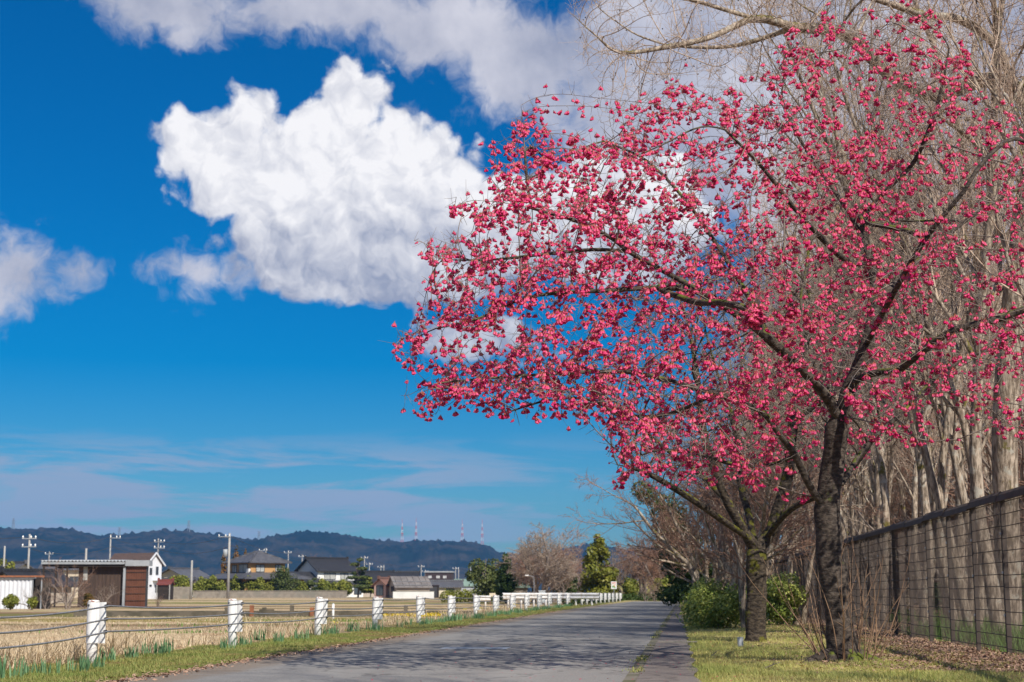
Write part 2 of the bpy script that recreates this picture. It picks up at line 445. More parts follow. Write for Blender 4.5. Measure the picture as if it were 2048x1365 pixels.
M['grass_verge'] = mat('grass_verge', (0.42, 0.36, 0.13), (0.20, 0.28, 0.065), attr='var', rough=0.6, trans=0.3)
M['straw'] = mat('straw', (0.68, 0.56, 0.39), (0.50, 0.37, 0.22), attr='var', rough=0.7, trans=0.2)
M['litter'] = mat('litter', (0.46, 0.30, 0.21), (0.26, 0.155, 0.11), attr='var', rough=0.8)
M['petal_fallen'] = mat('petal_fallen', (0.50, 0.05, 0.12), (0.35, 0.06, 0.06), attr='var', rough=0.7)
M['wood_grass'] = mat('wood_grass', (0.16, 0.30, 0.05), (0.10, 0.20, 0.035), attr='var', rough=0.6, trans=0.3)
M['yellow_flower'] = mat('yellow_flower', (0.75, 0.55, 0.02), (0.65, 0.5, 0.03), attr='var', rough=0.7, trans=0.3)

# ------------------------------------------------------------------ the lie of the land
def xl(y): y = np.asarray(y, float); return -4.5 + 0.105 * y + 0.0003 * np.clip(y - 60, 0, None) ** 2   # left road edge
def xm(y): return -0.45 + 0.1085 * np.asarray(y, float)                                            # road / pavement joint
def xr(y): return 0.10 + 0.104 * np.asarray(y, float)                                               # right pavement edge
def xf(y): y = np.asarray(y, float); return -6.03 + 0.107 * y + 0.0003 * np.clip(y - 60, 0, None) ** 2   # cable fence
def xw(y): return 3.75 + 0.0975 * np.asarray(y, float)                                              # mesh fence by the wood
def wob(x, y, s, k=0.0):
    return (np.sin(x * s * 1.3 + y * s * 0.7 + k) + np.sin(x * s * 0.5 - y * s * 1.1 + 1.7 * k + 2.0) + np.sin(x * s * 2.1 + y * s * 1.9 + 0.3)) / 3.0
def hgt(x, y):
    x = np.asarray(x, float); y = np.asarray(y, float)
    e = xl(np.clip(y, -30, 135)) - x                 # >0 left of the road
    z = np.zeros(np.broadcast(x, y).shape)
    z = z + np.where(e > 0, 0.035 * np.clip(e / 0.25, 0, 1), 0)
    drop = np.clip((e - 1.75) / 1.6, 0, 1); drop = drop * drop * (3 - 2 * drop)
    lvl = -0.38 + 0.30 * np.clip((y - 120) / 130, 0, 1)
    z = z + drop * (lvl - 0.035)
    z = z + np.clip(e - 1.0, 0, 1) * wob(x, y, 2.3) * 0.035
    w = x - xr(y)                                    # >0 right of the pavement
    z = z + np.clip(w / 0.3, 0, 1) * 0.03 + np.clip(w - 0.3, 0, 1) * (0.02 + wob(x, y, 1.7, 1.0) * 0.022)
    z = z + np.clip((x - xw(y) - 1.0) / 20, 0, 1) * 0.9
    return z

gm = bpy.data.materials.new('ground_soil'); gm.use_nodes = True
t = NT(gm.node_tree); b = next(n for n in t.n if n.type == 'BSDF_PRINCIPLED')
b.inputs['Roughness'].default_value = 0.95; b.inputs['Specular IOR Level'].default_value = 0.1
geo = t.new('ShaderNodeNewGeometry'); gp = geo.outputs['Position']
gx, gy, gz = t.sep(gp)
yl = t.m('MULTIPLY_ADD', gy, 0.105, -4.5)
e_ = t.m('SUBTRACT', yl, gx)
nz1 = t.noise(gp, 1.1, 6.0); nz2 = t.noise(gp, 7.0, 5.0); nz3 = t.noise(gp, 0.16, 4.0)
straw = t.mix(t.ss(nz2, 0.3, 0.7), c4((0.56, 0.44, 0.28)), c4((0.36, 0.26, 0.15)))
# the farther paddies lie in bands: stubble, weedy green, bare brown
bandv = t.v('MULTIPLY', gp, (0.012, 0.085, 0.0))
bn_ = t.noise(bandv, 1.0, 3.0, 0.5)
straw = t.mix(t.m('MULTIPLY', t.ss(bn_, 0.48, 0.57), t.ss(gy, 40.0, 60.0)), straw, c4((0.16, 0.15, 0.05)))
bn2 = t.noise(t.v('ADD', bandv, (7.3, 2.1, 0)), 1.0, 3.0, 0.5)
straw = t.mix(t.m('MULTIPLY', t.ss(bn2, 0.53, 0.60), t.ss(gy, 40.0, 60.0)), straw, c4((0.20, 0.13, 0.075)))
straw = t.mix(t.m('MULTIPLY', t.ss(nz1, 0.56, 0.66), 0.5), straw, c4((0.30, 0.13, 0.07)))
# mossy bund between the first paddy and the channel, and one before the houses
for (ya, yb, cbund) in ((60.0, 70.0, (0.24, 0.19, 0.05)), (150.0, 163.0, (0.20, 0.19, 0.06)), (92.0, 97.0, (0.16, 0.17, 0.045))):
    yw = t.m('ADD', gy, t.m('MULTIPLY', t.m('SUBTRACT', nz3, 0.5), 14.0))
    bm = t.m('MULTIPLY', t.ss(yw, ya, ya + 1.5), t.m('SUBTRACT', 1.0, t.ss(yw, yb - 1.5, yb)))
    straw = t.mix(t.m('MULTIPLY', bm, t.ss(nz1, 0.30, 0.52)), straw, c4(cbund))
lawn = t.mix(t.ss(nz2, 0.35, 0.68), c4((0.42, 0.34, 0.15)), c4((0.28, 0.26, 0.09)))
lawn = t.mix(t.ss(nz1, 0.50, 0.66), lawn, c4((0.30, 0.20, 0.12)))
verge = t.mix(t.ss(nz1, 0.45, 0.65), c4((0.13, 0.15, 0.035)), c4((0.22, 0.13, 0.065)))
isl = t.ss(e_, 0.0, 0.01)
fieldf = t.ss(t.m('ADD', e_, t.m('MULTIPLY', t.m('SUBTRACT', nz1, 0.5), 0.9)), 1.25, 1.75)
cc = t.mix(isl, lawn, t.mix(fieldf, verge, straw))
wl = t.m('SUBTRACT', gx, t.m('MULTIPLY_ADD', gy, 0.0975, 3.75))
litr = t.mix(t.ss(nz2, 0.35, 0.65), c4((0.34, 0.225, 0.155)), c4((0.20, 0.135, 0.095)))
cc = t.mix(t.ss(t.m('ADD', wl, t.m('MULTIPLY', t.m('SUBTRACT', nz1, 0.5), 2.2)), -1.2, -0.4), cc, litr)
t.inp(b.inputs['Base Color'], cc)
bn = t.new('ShaderNodeBump'); bn.inputs['Strength'].default_value = 0.8; bn.inputs['Distance'].default_value = 0.06
t.l.new(nz2, bn.inputs['Height']); t.l.new(bn.outputs[0], b.inputs['Normal'])
M['ground'] = gm

def grid_axis(a0, d0, d1, s, a1, n):
    dense = np.arange(d0, d1, s)
    lo = d0 - np.geomspace(s, d0 - a0, n)[::-1]; hi = dense[-1] + np.geomspace(s, a1 - dense[-1], n)
    return np.concatenate([lo, dense, hi])
gxs = grid_axis(-6000, -9.5, 9.5, 0.19, 6000, 34)
gys = grid_axis(-600, 8, 60, 0.35, 9000, 60)
def sheet(xs, ys):
    X, Y = np.meshgrid(xs, ys)
    n, m = X.shape
    i = np.arange(n * m).reshape(n, m)
    F = np.stack([i[:-1, :-1], i[:-1, 1:], i[1:, 1:], i[1:, :-1]], -1).reshape(-1, 4)
    return X, Y, F
X, Y, F = sheet(gxs, gys)
Xs = X + np.clip(Y, 0, 60) * 0.105            # the dense columns follow the road
me = fast_mesh('ground', np.stack([Xs, Y, hgt(Xs, Y)], -1).reshape(-1, 3), F, M['ground'], smooth=True)
ground = tag(obj('ground', me), 'flat farmland of dry paddy fields with grassy verges', 'ground', kind='structure')

def strip(name, fa, fb, y0, y1, n, z, m, nx=6):
    ys = np.linspace(y0, y1, n); us = np.linspace(0, 1, nx)
    Yg, U = np.meshgrid(ys, us, indexing='ij')
    A = fa(Yg); B = fb(Yg)
    V = np.stack([A + (B - A) * U, Yg, np.full_like(Yg, z)], -1).reshape(-1, 3)
    i = np.arange(n * nx).reshape(n, nx)
    F = np.stack([i[:-1, :-1], i[:-1, 1:], i[1:, 1:], i[1:, :-1]], -1).reshape(-1, 4)
    return fast_mesh(name, V, F, m)

def asphalt(name, ca, cb, cd, worn=0.0):
    m = bpy.data.materials.new(name); m.use_nodes = True
    t = NT(m.node_tree); b = next(n for n in t.n if n.type == 'BSDF_PRINCIPLED')
    b.inputs['Roughness'].default_value = 0.8; b.inputs['Specular IOR Level'].default_value = 0.35
    geo = t.new('ShaderNodeNewGeometry'); p = geo.outputs['Position']
    f1 = t.noise(p, 55.0, 3.0, 0.7); f2 = t.noise(t.v('MULTIPLY', p, (0.9, 0.16, 1)), 1.0, 5.0)
    cc = t.mix(t.ss(f1, 0.35, 0.65), c4(ca), c4(cb))
    cc = t.mix(t.m('MULTIPLY', t.ss(f2, 0.45, 0.7), 0.55), cc, c4(cd))
    sp = t.voro(p, 90.0)
    cc = t.mix(t.m('MULTIPLY', t.m('SUBTRACT', 1.0, t.ss(sp, 0.12, 0.3)), 0.5), cc, c4(tuple(min(1, v * 1.7) for v in cb)))
    if worn:      # fine cracks
        cr = t.voro(t.v('ADD', p, t.xyz(t.m('MULTIPLY', t.noise(p, 1.2, 4.0), 1.3), t.m('MULTIPLY', t.noise(p, 1.7, 4.0), 1.3))), 0.55, feat='DISTANCE_TO_EDGE')
        cc = t.mix(t.m('MULTIPLY', t.m('SUBTRACT', 1.0, t.ss(cr, 0.004, 0.016)), worn), cc, c4((0.035, 0.033, 0.03)))
    # along the lane: polished wheel tracks, darker patched areas, grit at the left edge
    px_, py_, pz_ = t.sep(p)
    u = t.m('SUBTRACT', px_, t.m('MULTIPLY_ADD', py_, 0.1085, -0.45))
    wv = t.m('MULTIPLY', t.m('SUBTRACT', t.noise(p, 0.35, 3.0), 0.5), 0.5)
    for c0 in (-1.0, -2.6):
        tr = t.m('SUBTRACT', 1.0, t.ss(t.m('ABSOLUTE', t.m('SUBTRACT', t.m('ADD', u, wv), c0)), 0.10, 0.42))
        cc = t.mix(t.m('MULTIPLY', tr, 0.22), cc, c4(tuple(min(1, v * 1.35) for v in cb)))
    pt = t.new('ShaderNodeTexVoronoi', feature='F1', voronoi_dimensions='2D', distance='CHEBYCHEV'); t.inp(pt.inputs['Vector'], t.v('MULTIPLY', p, (0.42, 0.13, 0))); pt.inputs['Scale'].default_value = 1.0
    cc = t.mix(t.m('MULTIPLY', t.ss(t.sep(pt.outputs['Color'])[0], 0.72, 0.74), 0.38), cc, c4(cd))
    eg = t.ss(t.m('ADD', u, t.m('MULTIPLY', t.noise(p, 3.0, 4.0), 0.7)), -3.45, -3.05)
    cc = t.mix(t.m('MULTIPLY', t.m('SUBTRACT', 1.0, eg), 0.6 if worn > 0.5 else 0.0), cc, c4((0.20, 0.14, 0.085)))
    t.inp(b.inputs['Base Color'], cc)
    bn = t.new('ShaderNodeBump'); bn.inputs['Strength'].default_value = 0.6; bn.inputs['Distance'].default_value = 0.006
    t.l.new(f1, bn.inputs['Height']); t.l.new(bn.outputs[0], b.inputs['Normal'])
    return m
M['asphalt'] = asphalt('asphalt', (0.190, 0.182, 0.172), (0.265, 0.255, 0.240), (0.150, 0.143, 0.135), 0.55)
M['asphalt_path'] = asphalt('asphalt_path', (0.150, 0.130, 0.118), (0.210, 0.185, 0.165), (0.110, 0.092, 0.082), 0.4)
M['kerb'] = mat('kerb', (0.19, 0.17, 0.14), (0.10, 0.10, 0.05), 2.5, 0.9, bump=0.3, coord='Object')

def xl_rag(y): return xl(y) + 0.05 * np.sin(np.asarray(y) * 2.3) + 0.04 * np.sin(np.asarray(y) * 5.9 + 1) - 0.02
road_me = strip('road', xl_rag, lambda y: xm(y) - 0.05, -12, 122, 420, 0.046, M['asphalt'])
tag(obj('road', road_me), 'worn grey asphalt lane running away to the right', 'road', kind='structure')
path_me = strip('pavement', lambda y: xm(y) + 0.05, lambda y: xr(y) + 0.06 + 0.03 * np.sin(np.asarray(y) * 3.1), -12, 122, 300, 0.046, M['asphalt_path'])
tag(obj('pavement', path_me), 'narrow brownish asphalt strip beside the lane', 'pavement', kind='structure')
kerb = strip('kerb', lambda y: xm(y) - 0.05, lambda y: xm(y) + 0.05, -12, 122, 120, 0.050, M['kerb'], 2)
tag(obj('kerb', kerb), 'flush mossy concrete joint between lane and pavement', 'kerb', kind='structure')
# the lane bends away to the right behind the bush
a = np.linspace(0, 1, 30)
inner = np.stack([12.3 + 40 * a, 119 + 6 * a ** 2 + 0 * a, 0.046 + 0 * a], -1); outer = np.stack([9.2 + 44 * a, 121.5 + 1.5 * np.sin(a * 3) + 9 * a, 0.046 + 0 * a], -1)
V = np.concatenate([inner, outer]); i = np.arange(29)
tag(obj('road_bend', fast_mesh('road_bend', V, np.stack([i, i + 1, i + 31, i + 30], -1), M['asphalt'])), 'far end of the lane bending right', 'road', kind='structure')

# ------------------------------------------------------------------ hills
ridge = [(-2600, 1090), (-1800, 1062), (-900, 1058), (-400, 1050), (0, 1054), (60, 1055), (110, 1052), (150, 1060), (195, 1071), (230, 1068), (300, 1059), (350, 1059),
         (400, 1064), (450, 1068), (480, 1075), (520, 1079), (560, 1069), (600, 1062), (640, 1062), (680, 1068), (720, 1073), (760, 1079),
         (800, 1082), (850, 1080), (900, 1081), (950, 1083), (975, 1089), (1000, 1102), (1060, 1112), (1110, 1100), (1160, 1089), (1205, 1089), (1260, 1098), (1400, 1110), (1700, 1090), (2300, 1070), (3200, 1065), (4500, 1100)]
rp = np.array(ridge, float)
HY = 3000.0
def vnoise(x, y, seed=0):
    xi = np.floor(x).astype(np.int64); yi = np.floor(y).astype(np.int64); fx = x - xi; fy = y - yi
    def h(a, b):
        v = (a * 374761393 + b * 668265263 + seed * 974711) & 0xFFFFFFFF
        v = ((v ^ (v >> 13)) * 1274126177) & 0xFFFFFFFF
        return ((v ^ (v >> 16)) & 0xFFFF) / 65535.0
    sx = fx * fx * (3 - 2 * fx); sy = fy * fy * (3 - 2 * fy)
    return (h(xi, yi) * (1 - sx) + h(xi + 1, yi) * sx) * (1 - sy) + (h(xi, yi + 1) * (1 - sx) + h(xi + 1, yi + 1) * sx) * sy
hx = np.concatenate([np.linspace(-3300, -1080, 160), np.arange(-1075, 500, 3.2), np.linspace(505, 3200, 180)])
hv = np.linspace(0, 1, 64)
HXg, HVg = np.meshgrid(hx, hv)
crest = np.interp(HXg * 3169 / HY + 1024, rp[:, 0], rp[:, 1])
crest = (1184.5 - crest) * HY / 3209 + CAMZ
prof = np.where(HVg < 0.62, np.sin(np.clip(HVg / 0.62, 0, 1) * math.pi / 2) ** 1.15, np.cos((HVg - 0.62) / 0.38 * math.pi / 2) ** 0.8)
folds = vnoise(HXg / 130.0, HVg * 7.0, 1) * 0.7 + vnoise(HXg / 55.0, HVg * 14.0, 2) * 0.3
HZ = crest * np.clip(prof, 0, 1) * (1 - 0.30 * folds * np.sin(np.clip(HVg / 0.62, 0, 1) * math.pi)) - 3.0
HYg = HY - 700 + HVg * 1130 + (folds - 0.5) * 220 * np.clip(0.62 - HVg, 0, 1)
can = vnoise(HXg / 9.0, HYg / 9.0, 3) * 5.0 + vnoise(HXg / 4.5, HYg / 4.5, 4) * 3.5 + np.clip(vnoise(HXg / 6.0, HYg / 14.0, 8) - 0.72, 0, 1) * 26
HZ = HZ + (can - 4.0) * np.clip(HVg * 6, 0, 1) * np.clip((1 - HVg) * 5, 0, 1)
M['hill_wood'] = mat('hill_wood', (0.012, 0.018, 0.014), (0.050, 0.042, 0.030), 0.02, 0.95, detail=8.0, coord='Object', spec=0.05, c3=(0.012, 0.018, 0.012), s3=0.006)
n_, m_ = HXg.shape
i = np.arange(n_ * m_).reshape(n_, m_)
F = np.stack([i[:-1, :-1], i[:-1, 1:], i[1:, 1:], i[1:, :-1]], -1).reshape(-1, 4)
tag(obj('hills', fast_mesh('hills', np.stack([HXg, HYg, HZ], -1).reshape(-1, 3), F, M['hill_wood'])), 'long low wooded hills blue with distance', 'hills', kind='structure')

# grassy mound beyond the bend
a = np.linspace(0, 1, 40); bx, by, F = sheet(np.linspace(6, 44, 40), np.linspace(150, 185, 26))
u = (bx - 24) / 18; v = (by - 167) / 17
mz = 3.3 * np.clip(1 - u * u, 0, 1) ** 0.8 * np.clip(1 - v * v, 0, 1) ** 0.7 + 0.3 * (vnoise(bx / 2.5, by / 2.5, 9) - 0.5) - 0.4
M['mound'] = mat('mound', (0.30, 0.26, 0.08), (0.20, 0.21, 0.06), 0.5, 0.95, bump=0.4)
tag(obj('grassy_mound', fast_mesh('grassy_mound', np.stack([bx, by, mz], -1).reshape(-1, 3), F, M['mound'], smooth=True)), 'yellow green grassy bank beyond the bend', 'mound', kind='structure')

# ------------------------------------------------------------------ white cable fence on the left
def make_cable_post(parent, loc, rz, lean):
    p = bpy.data.objects.new('post', CP['post']); col.objects.link(p); p.parent = parent
    p.location = loc; p.rotation_euler = (lean[0], lean[1], rz)
    for nm in ('bracket', 'cap', 'bolt', 'bolt2', 'clamp', 'clamp2', 'clamp3'):
        c = bpy.data.objects.new(nm.rstrip('23'), CP[nm]); col.objects.link(c); c.parent = p
    return p
CABZ = (0.600, 0.470, 0.343)
POSTH = 0.655
CP = {}
CP['post'] = MB().tube([(0, 0, -0.15), (0, 0, POSTH - 0.02)], 0.057, 24).mesh('post', M['white_paint'], True)
cap_pts = [(0, 0, POSTH - 0.0195), (0, 0, POSTH - 0.008), (0, 0, POSTH), (0, 0, POSTH + 0.004)]
CP['cap'] = MB().tube(cap_pts, [0.0592, 0.0592, 0.052, 0.02], 24).mesh('cap', [M['rust_cap']], True)
# bracket: a sheet wrapped over the road side of the post and carried on to its right
b = MB(); prof = []
for k in range(17):
    a = R(190) + R(132) * k / 16
    prof.append((0.0605 * math.cos(a), 0.0605 * math.sin(a)))
prof += [(0.064, -0.036), (0.080, -0.030), (0.110, -0.038), (0.140, -0.040), (0.158, -0.034)]
rows = []
for z in (0.222, POSTH - 0.020):
    for (q, off) in ((prof, 0.0), (prof, 0.005)):
        rows.append([(x, y - off, z) for x, y in q])
n = len(prof); vs = sum(rows, []); fs = []
for k in range(n - 1):
    fs += [(k + n, k + 1 + n, k + 1 + 3 * n, k + 3 * n), (k + 1, k, k + 2 * n, k + 1 + 2 * n),
           (k, k + 1, k + 1 + n, k + n), (k + 2 * n + 1, k + 2 * n, k + 3 * n, k + 1 + 3 * n)]
fs += [(0, n, 3 * n, 2 * n), (n - 1, 3 * n - 1, 4 * n - 1, 2 * n - 1)]
b.add(vs, fs); CP['bracket'] = b.mesh('bracket', M['white_paint'])
for nm, z in (('bolt', 0.605), ('bolt2', 0.300)):
    CP[nm] = MB().tube([(-0.022, -0.055, z), (-0.022, -0.074, z)], 0.011, 10).mesh('bolt', M['dark_steel'])
for nm, z in zip(('clamp', 'clamp2', 'clamp3'), CABZ):
    CP[nm] = MB().box(0.1585, 0.172, -0.058, -0.022, z - 0.022, z + 0.014).box(0.146, 0.1584, -0.056, -0.047, z - 0.012, z + 0.010).mesh('clamp', M['dark_steel'])

fy = [6.2, 11.25, 16.27, 21.35, 26.3, 31.2, 36.4, 41.3, 46.4, 51.2, 56.2, 61.4, 66.6, 71.6, 76.6, 81.6]
cf = empty('cable_fence', (float(xf(16.27)), 16.27, 0))
tag(cf, 'white cable guard fence of round posts and three steel ropes along the lane', 'fence')
def cable_fence(root, ys, thick_until=40):
    o = Vector(root.location); base = []
    for y in ys:
        ang = -math.atan(0.107)
        loc = Vector((float(xf(y)), y, float(hgt(xf(y), y)) - 0.03))
        lean = (random.uniform(-0.02, 0.02), random.uniform(-0.03, 0.012))
        if abs(y - 26.3) < 0.1: lean = (0, 0.035)
        make_cable_post(root, loc - o, R(-12) + random.uniform(-0.06, 0.06), lean)
        base.append(loc)
    for ci, z in enumerate(CABZ):
        pts = []
        for k in range(len(base) - 1):
            A = base[k]; B = base[k + 1]
            def att(q): return q + Vector((0.176, -0.068, z))
            a = att(A); c = att(B)
            L = (c - a).length; ns = 60 if A.y < 26 else 8
            sag = 0.075 if A.y < 12 else random.uniform(0.015, 0.04)
            for s in range(ns):
                u = s / ns; p = a.lerp(c, u); p.z -= sag * 4 * u * (1 - u); pts.append(p)
        pts.append(c)
        near = [p for p in pts if p.y < 27]; far = [p for p in pts if p.y >= 26.5]
        # near rope: twisted strands, each a ridge of the section
        V = []; Fq = []; nk = 9; step = 0.016
        P_ = np.array([tuple(p - o) for p in near]); d = np.concatenate([[0], np.cumsum(np.linalg.norm(np.diff(P_, axis=0), axis=1))])
        ss = np.arange(0, d[-1], step); Q = np.stack([np.interp(ss, d, P_[:, j]) for j in range(3)], -1)
        T = np.gradient(Q, axis=0); T /= np.linalg.norm(T, axis=1)[:, None]
        Rr = np.cross(T, (0, 0, 1.0)); Rr /= np.linalg.norm(Rr, axis=1)[:, None]; U = np.cross(Rr, T)
        aa = np.arange(nk) * 2 * math.pi / nk
        rad = 0.0088 + 0.0014 * np.cos(aa * 3)[None, :] + 0 * ss[:, None]
        tw = aa[None, :] + ss[:, None] * 2 * math.pi / 0.17
        V = Q[:, None, :] + (np.cos(tw) * rad)[..., None] * Rr[:, None, :] + (np.sin(tw) * rad)[..., None] * U[:, None, :]
        i = np.arange(len(ss) * nk).reshape(len(ss), nk)
        F = np.stack([i[:-1], np.roll(i, -1, 1)[:-1], np.roll(i, -1, 1)[1:], i[1:]], -1).reshape(-1, 4)
        cb = obj('cable', fast_mesh('cable', V.reshape(-1, 3), F, M['steel'], smooth=True), root)
        MB().tube([p - o for p in far], 0.0088, 6).build('cable_run', M['steel'], cb)
cable_fence(cf, fy)
# the same kind of fence goes on beyond the culvert rails
cf2 = empty('cable_fence', (float(xf(90)), 90, 0))
tag(cf2, 'far run of white cable fence posts beyond the white guard rail', 'fence')
b2 = []
for y in np.arange(88, 122, 3.6):
    loc = Vector((float(xf(y)) + 0.25, y, 0.03)); b2.append(loc)
    make_cable_post(cf2, loc - Vector(cf2.location), R(-12), (0, 0))
for z in CABZ:
    MB().tube([p + Vector((0.176, -0.068, z)) - Vector(cf2.location) for p in b2], 0.0088, 5).build('cable', M['steel'], cf2)

# ------------------------------------------------------------------ white guard rails over the culvert
def guard_rail(a, bq, label, h=0.70, beam=0.34, n=4, face=-1):
    a = Vector(a); bq = Vector(bq); root = empty('guard_rail', a)
    tag(root, label, 'guard rail')
    d = (bq - a); L = d.length; d.normalize(); nrm = Vector((d.y, -d.x, 0)) * (-face)
    prof = [(0.0, 0.0), (0.045, 0.16), (0.045, 0.30), (0.0, 0.46), (0.0, 0.54), (0.045, 0.70), (0.045, 0.84), (0.0, 1.0)]
    V = []; Fq = []
    for (off) in (0.0, 0.006):
        for u in (0, L):
            for (q, zz) in prof: V.append(d * u + nrm * (q + 0.06 - off) + Vector((0, 0, h - beam + zz * beam)))
    m = len(prof)
    for k in range(m - 1): Fq += [(k, k + 1, k + 1 + m, k + m), (2 * m + k + 1, 2 * m + k, 3 * m + k, 3 * m + k + 1)]
    Fq += [(0, m, 3 * m, 2 * m), (m - 1, 3 * m - 1, 4 * m - 1, 2 * m - 1)]
    MB().add(V, Fq).build('beam', M['white_paint'], root)
    for k in range(n):
        q = d * (L * (k + 0.5) / n)
        MB().tube([q + Vector((0, 0, -0.3)), q + Vector((0, 0, h - 0.02))], 0.055, 12).build('post', M['white_paint'], root, smooth=True)
    return root
g0 = P(1003, 1199, 84.0); g1 = P(1105, 1202, 88.0); g2 = P(1107, 1202, 87.0); g3 = P(1196, 1211, 89.0)
guard_rail((g0[0], 83.0, 0.0), (g1[0], 90.0, 0.0), 'white beam guard rail left of the culvert by the fields', n=4)
guard_rail((g2[0], 89.0, 0.0), (g3[0], 87.0, 0.0), 'white beam guard rail ending at the lane edge', n=3)
guard_rail((P(947, 1195, 100)[0], 100.0, -0.1), (P(979, 1195, 104)[0], 103.0, -0.1), 'short white guard rail farther out beside the fields', n=2, h=0.62)

# ------------------------------------------------------------------ brown mesh fence by the wood
mf = empty('mesh_fence', (float(xw(16)), 16, 0))
tag(mf, 'tall brown welded mesh fence with rolled top along the wood', 'fence')
PITCHF = 1.72; FH = 1.80
ang = math.atan(0.0975)
pan = MB()
nw = int(PITCHF / 0.030)
for k in range(nw):
    x = 0.03 + k * (PITCHF - 0.06) / (nw - 1)
    pan.add([(-0.0014, x - 0.0014, 0.06), (0.0014, x - 0.0014, 0.06), (0.0014, x + 0.0014, 0.06), (-0.0014, x + 0.0014, 0.06),
             (-0.0014, x - 0.0014, FH - 0.06), (0.0014, x - 0.0014, FH - 0.06), (0.0014, x + 0.0014, FH - 0.06), (-0.0014, x + 0.0014, FH - 0.06)],
            [(0, 1, 5, 4), (1, 2, 6, 5), (2, 3, 7, 6), (3, 0, 4, 7)])
for k in range(13):
    z = 0.10 + k * (FH - 0.2) / 12
    pan.tube([(-0.0075, 0.0, z), (-0.0075, PITCHF, z)], 0.0052, 5)
pan_me = pan.mesh('mesh_panel', M['brown_metal'])
pst = MB().box(-0.006, 0.042, -0.03, 0.03, -0.3, FH - 0.03); post_me = pst.mesh('post', M['brown_metal'])
cap = MB(); pr = [(-0.055, FH - 0.09), (-0.035, FH - 0.02), (0.01, FH + 0.02), (0.05, FH - 0.01), (0.06, FH - 0.06)]
vs = []
for y in (0.002, PITCHF - 0.002): vs += [(x, y, z) for x, z in pr] + [(x * 0.9, y, z - 0.006) for x, z in pr]
m5 = len(pr); fs = []
for k in range(m5 - 1): fs += [(k, k + 2 * m5, k + 1 + 2 * m5, k + 1), (m5 + k, m5 + k + 1, 3 * m5 + k + 1, 3 * m5 + k)]
fs += [(0, m5, 3 * m5, 2 * m5), (m5 - 1, 3 * m5 - 1, 4 * m5 - 1, 2 * m5 - 1)] + [(k, k + 1, m5 + k + 1, m5 + k) for k in range(m5 - 1)] + [(2 * m5 + k + 1, 2 * m5 + k, 3 * m5 + k, 3 * m5 + k + 1) for k in range(m5 - 1)]
cap_me = cap.add(vs, fs).mesh('top_rail', M['brown_metal'])
clip_me = MB().box(-0.022, -0.006, -0.014, 0.014, -0.014, 0.014).mesh('clip', M['steel'])
o = Vector(mf.location)
y = 9.0; k = 0
while y < 105:
    loc = Vector((float(xw(y)), y, float(hgt(xw(y), y)) - 0.02)) - o
    for nm, me in (('post', post_me), ('mesh_panel', pan_me), ('top_rail', cap_me)):
        q = obj(nm, me, mf, loc, -ang)
        if nm == 'post' and y < 40:
            for z in (0.45, 0.92, 1.35):
                cq = obj('clip', clip_me, q, (0, 0, z))
    y += PITCHF * math.cos(ang); k += 1

# ------------------------------------------------------------------ houses and sheds
def sx(Y): return Y / 3169.0
def sz(Y): return Y / 3209.0
def gx_(px, Y): return (px - 1024) * sx(Y)
def gz_(py, Y): return CAMZ + (1184.5 - py) * sz(Y)

def window(parent, face, u, z, w, h, hx, hy, frame='dark_steel', pane='glass'):
    """face: F (local -y), L (local -x), Rr (local +x); u along the face from its middle"""
    def bx(d0, d1, a0, a1, z0, z1):
        if face == 'F': return MB().box(a0, a1, -hy - d1, -hy - d0, z0, z1)
        if face == 'L': return MB().box(-hx - d1, -hx - d0, -a1, -a0, z0, z1)
        return MB().box(hx + d0, hx + d1, a0, a1, z0, z1)
    f = MB()
    for (a0, a1, z0, z1) in ((u - w / 2, u + w / 2, z - h / 2, z - h / 2 + 0.08), (u - w / 2, u + w / 2, z + h / 2 - 0.08, z + h / 2),
                             (u - w / 2, u - w / 2 + 0.07, z - h / 2 + 0.08, z + h / 2 - 0.08), (u + w / 2 - 0.07, u + w / 2, z - h / 2 + 0.08, z + h / 2 - 0.08),
                             (u - 0.03, u + 0.03, z - h / 2 + 0.08, z + h / 2 - 0.08)):
        q = bx(0.003, 0.07, a0, a1, z0, z1); f.add(q.V, q.F)
    fr = f.build('window', M[frame], parent)
    bx(0.004, 0.03, u - w / 2 + 0.07, u + w / 2 - 0.07, z - h / 2 + 0.08, z + h / 2 - 0.08).build('pane', M[pane], fr)
    return fr

def gable_roof(parent, hx, hy, z0, rise, over, m, thick=0.14, ridge_cap=True, name='roof', fascia=None):
    """ridge along local x"""
    ex = hx + over; ey = hy + over; k = rise / hy; ze = z0 - k * over
    V = [(-ex, -ey, ze), (ex, -ey, ze), (ex, 0, z0 + rise), (-ex, 0, z0 + rise), (-ex, ey, ze), (ex, ey, ze)]
    V += [(x, y, z + thick) for x, y, z in V]
    Fq = [(6, 7, 8, 9), (9, 8, 11, 10), (1, 0, 3, 2), (2, 3, 4, 5), (0, 1, 7, 6), (5, 4, 10, 11), (1, 2, 8, 7), (2, 5, 11, 8), (3, 0, 6, 9), (4, 3, 9, 10)]
    r = MB().add(V, Fq).build(name, m, parent)
    if ridge_cap:
        q = MB().box(-ex - 0.05, ex + 0.05, -0.16, 0.16, z0 + rise + thick - 0.04, z0 + rise + thick + 0.22)
        q.box(-ex - 0.12, -ex + 0.1, -0.2, 0.2, z0 + rise + thick - 0.1, z0 + rise + thick + 0.38)
        q.box(ex - 0.1, ex + 0.12, -0.2, 0.2, z0 + rise + thick - 0.1, z0 + rise + thick + 0.38)
        q.build('ridge', m, r)
    return r
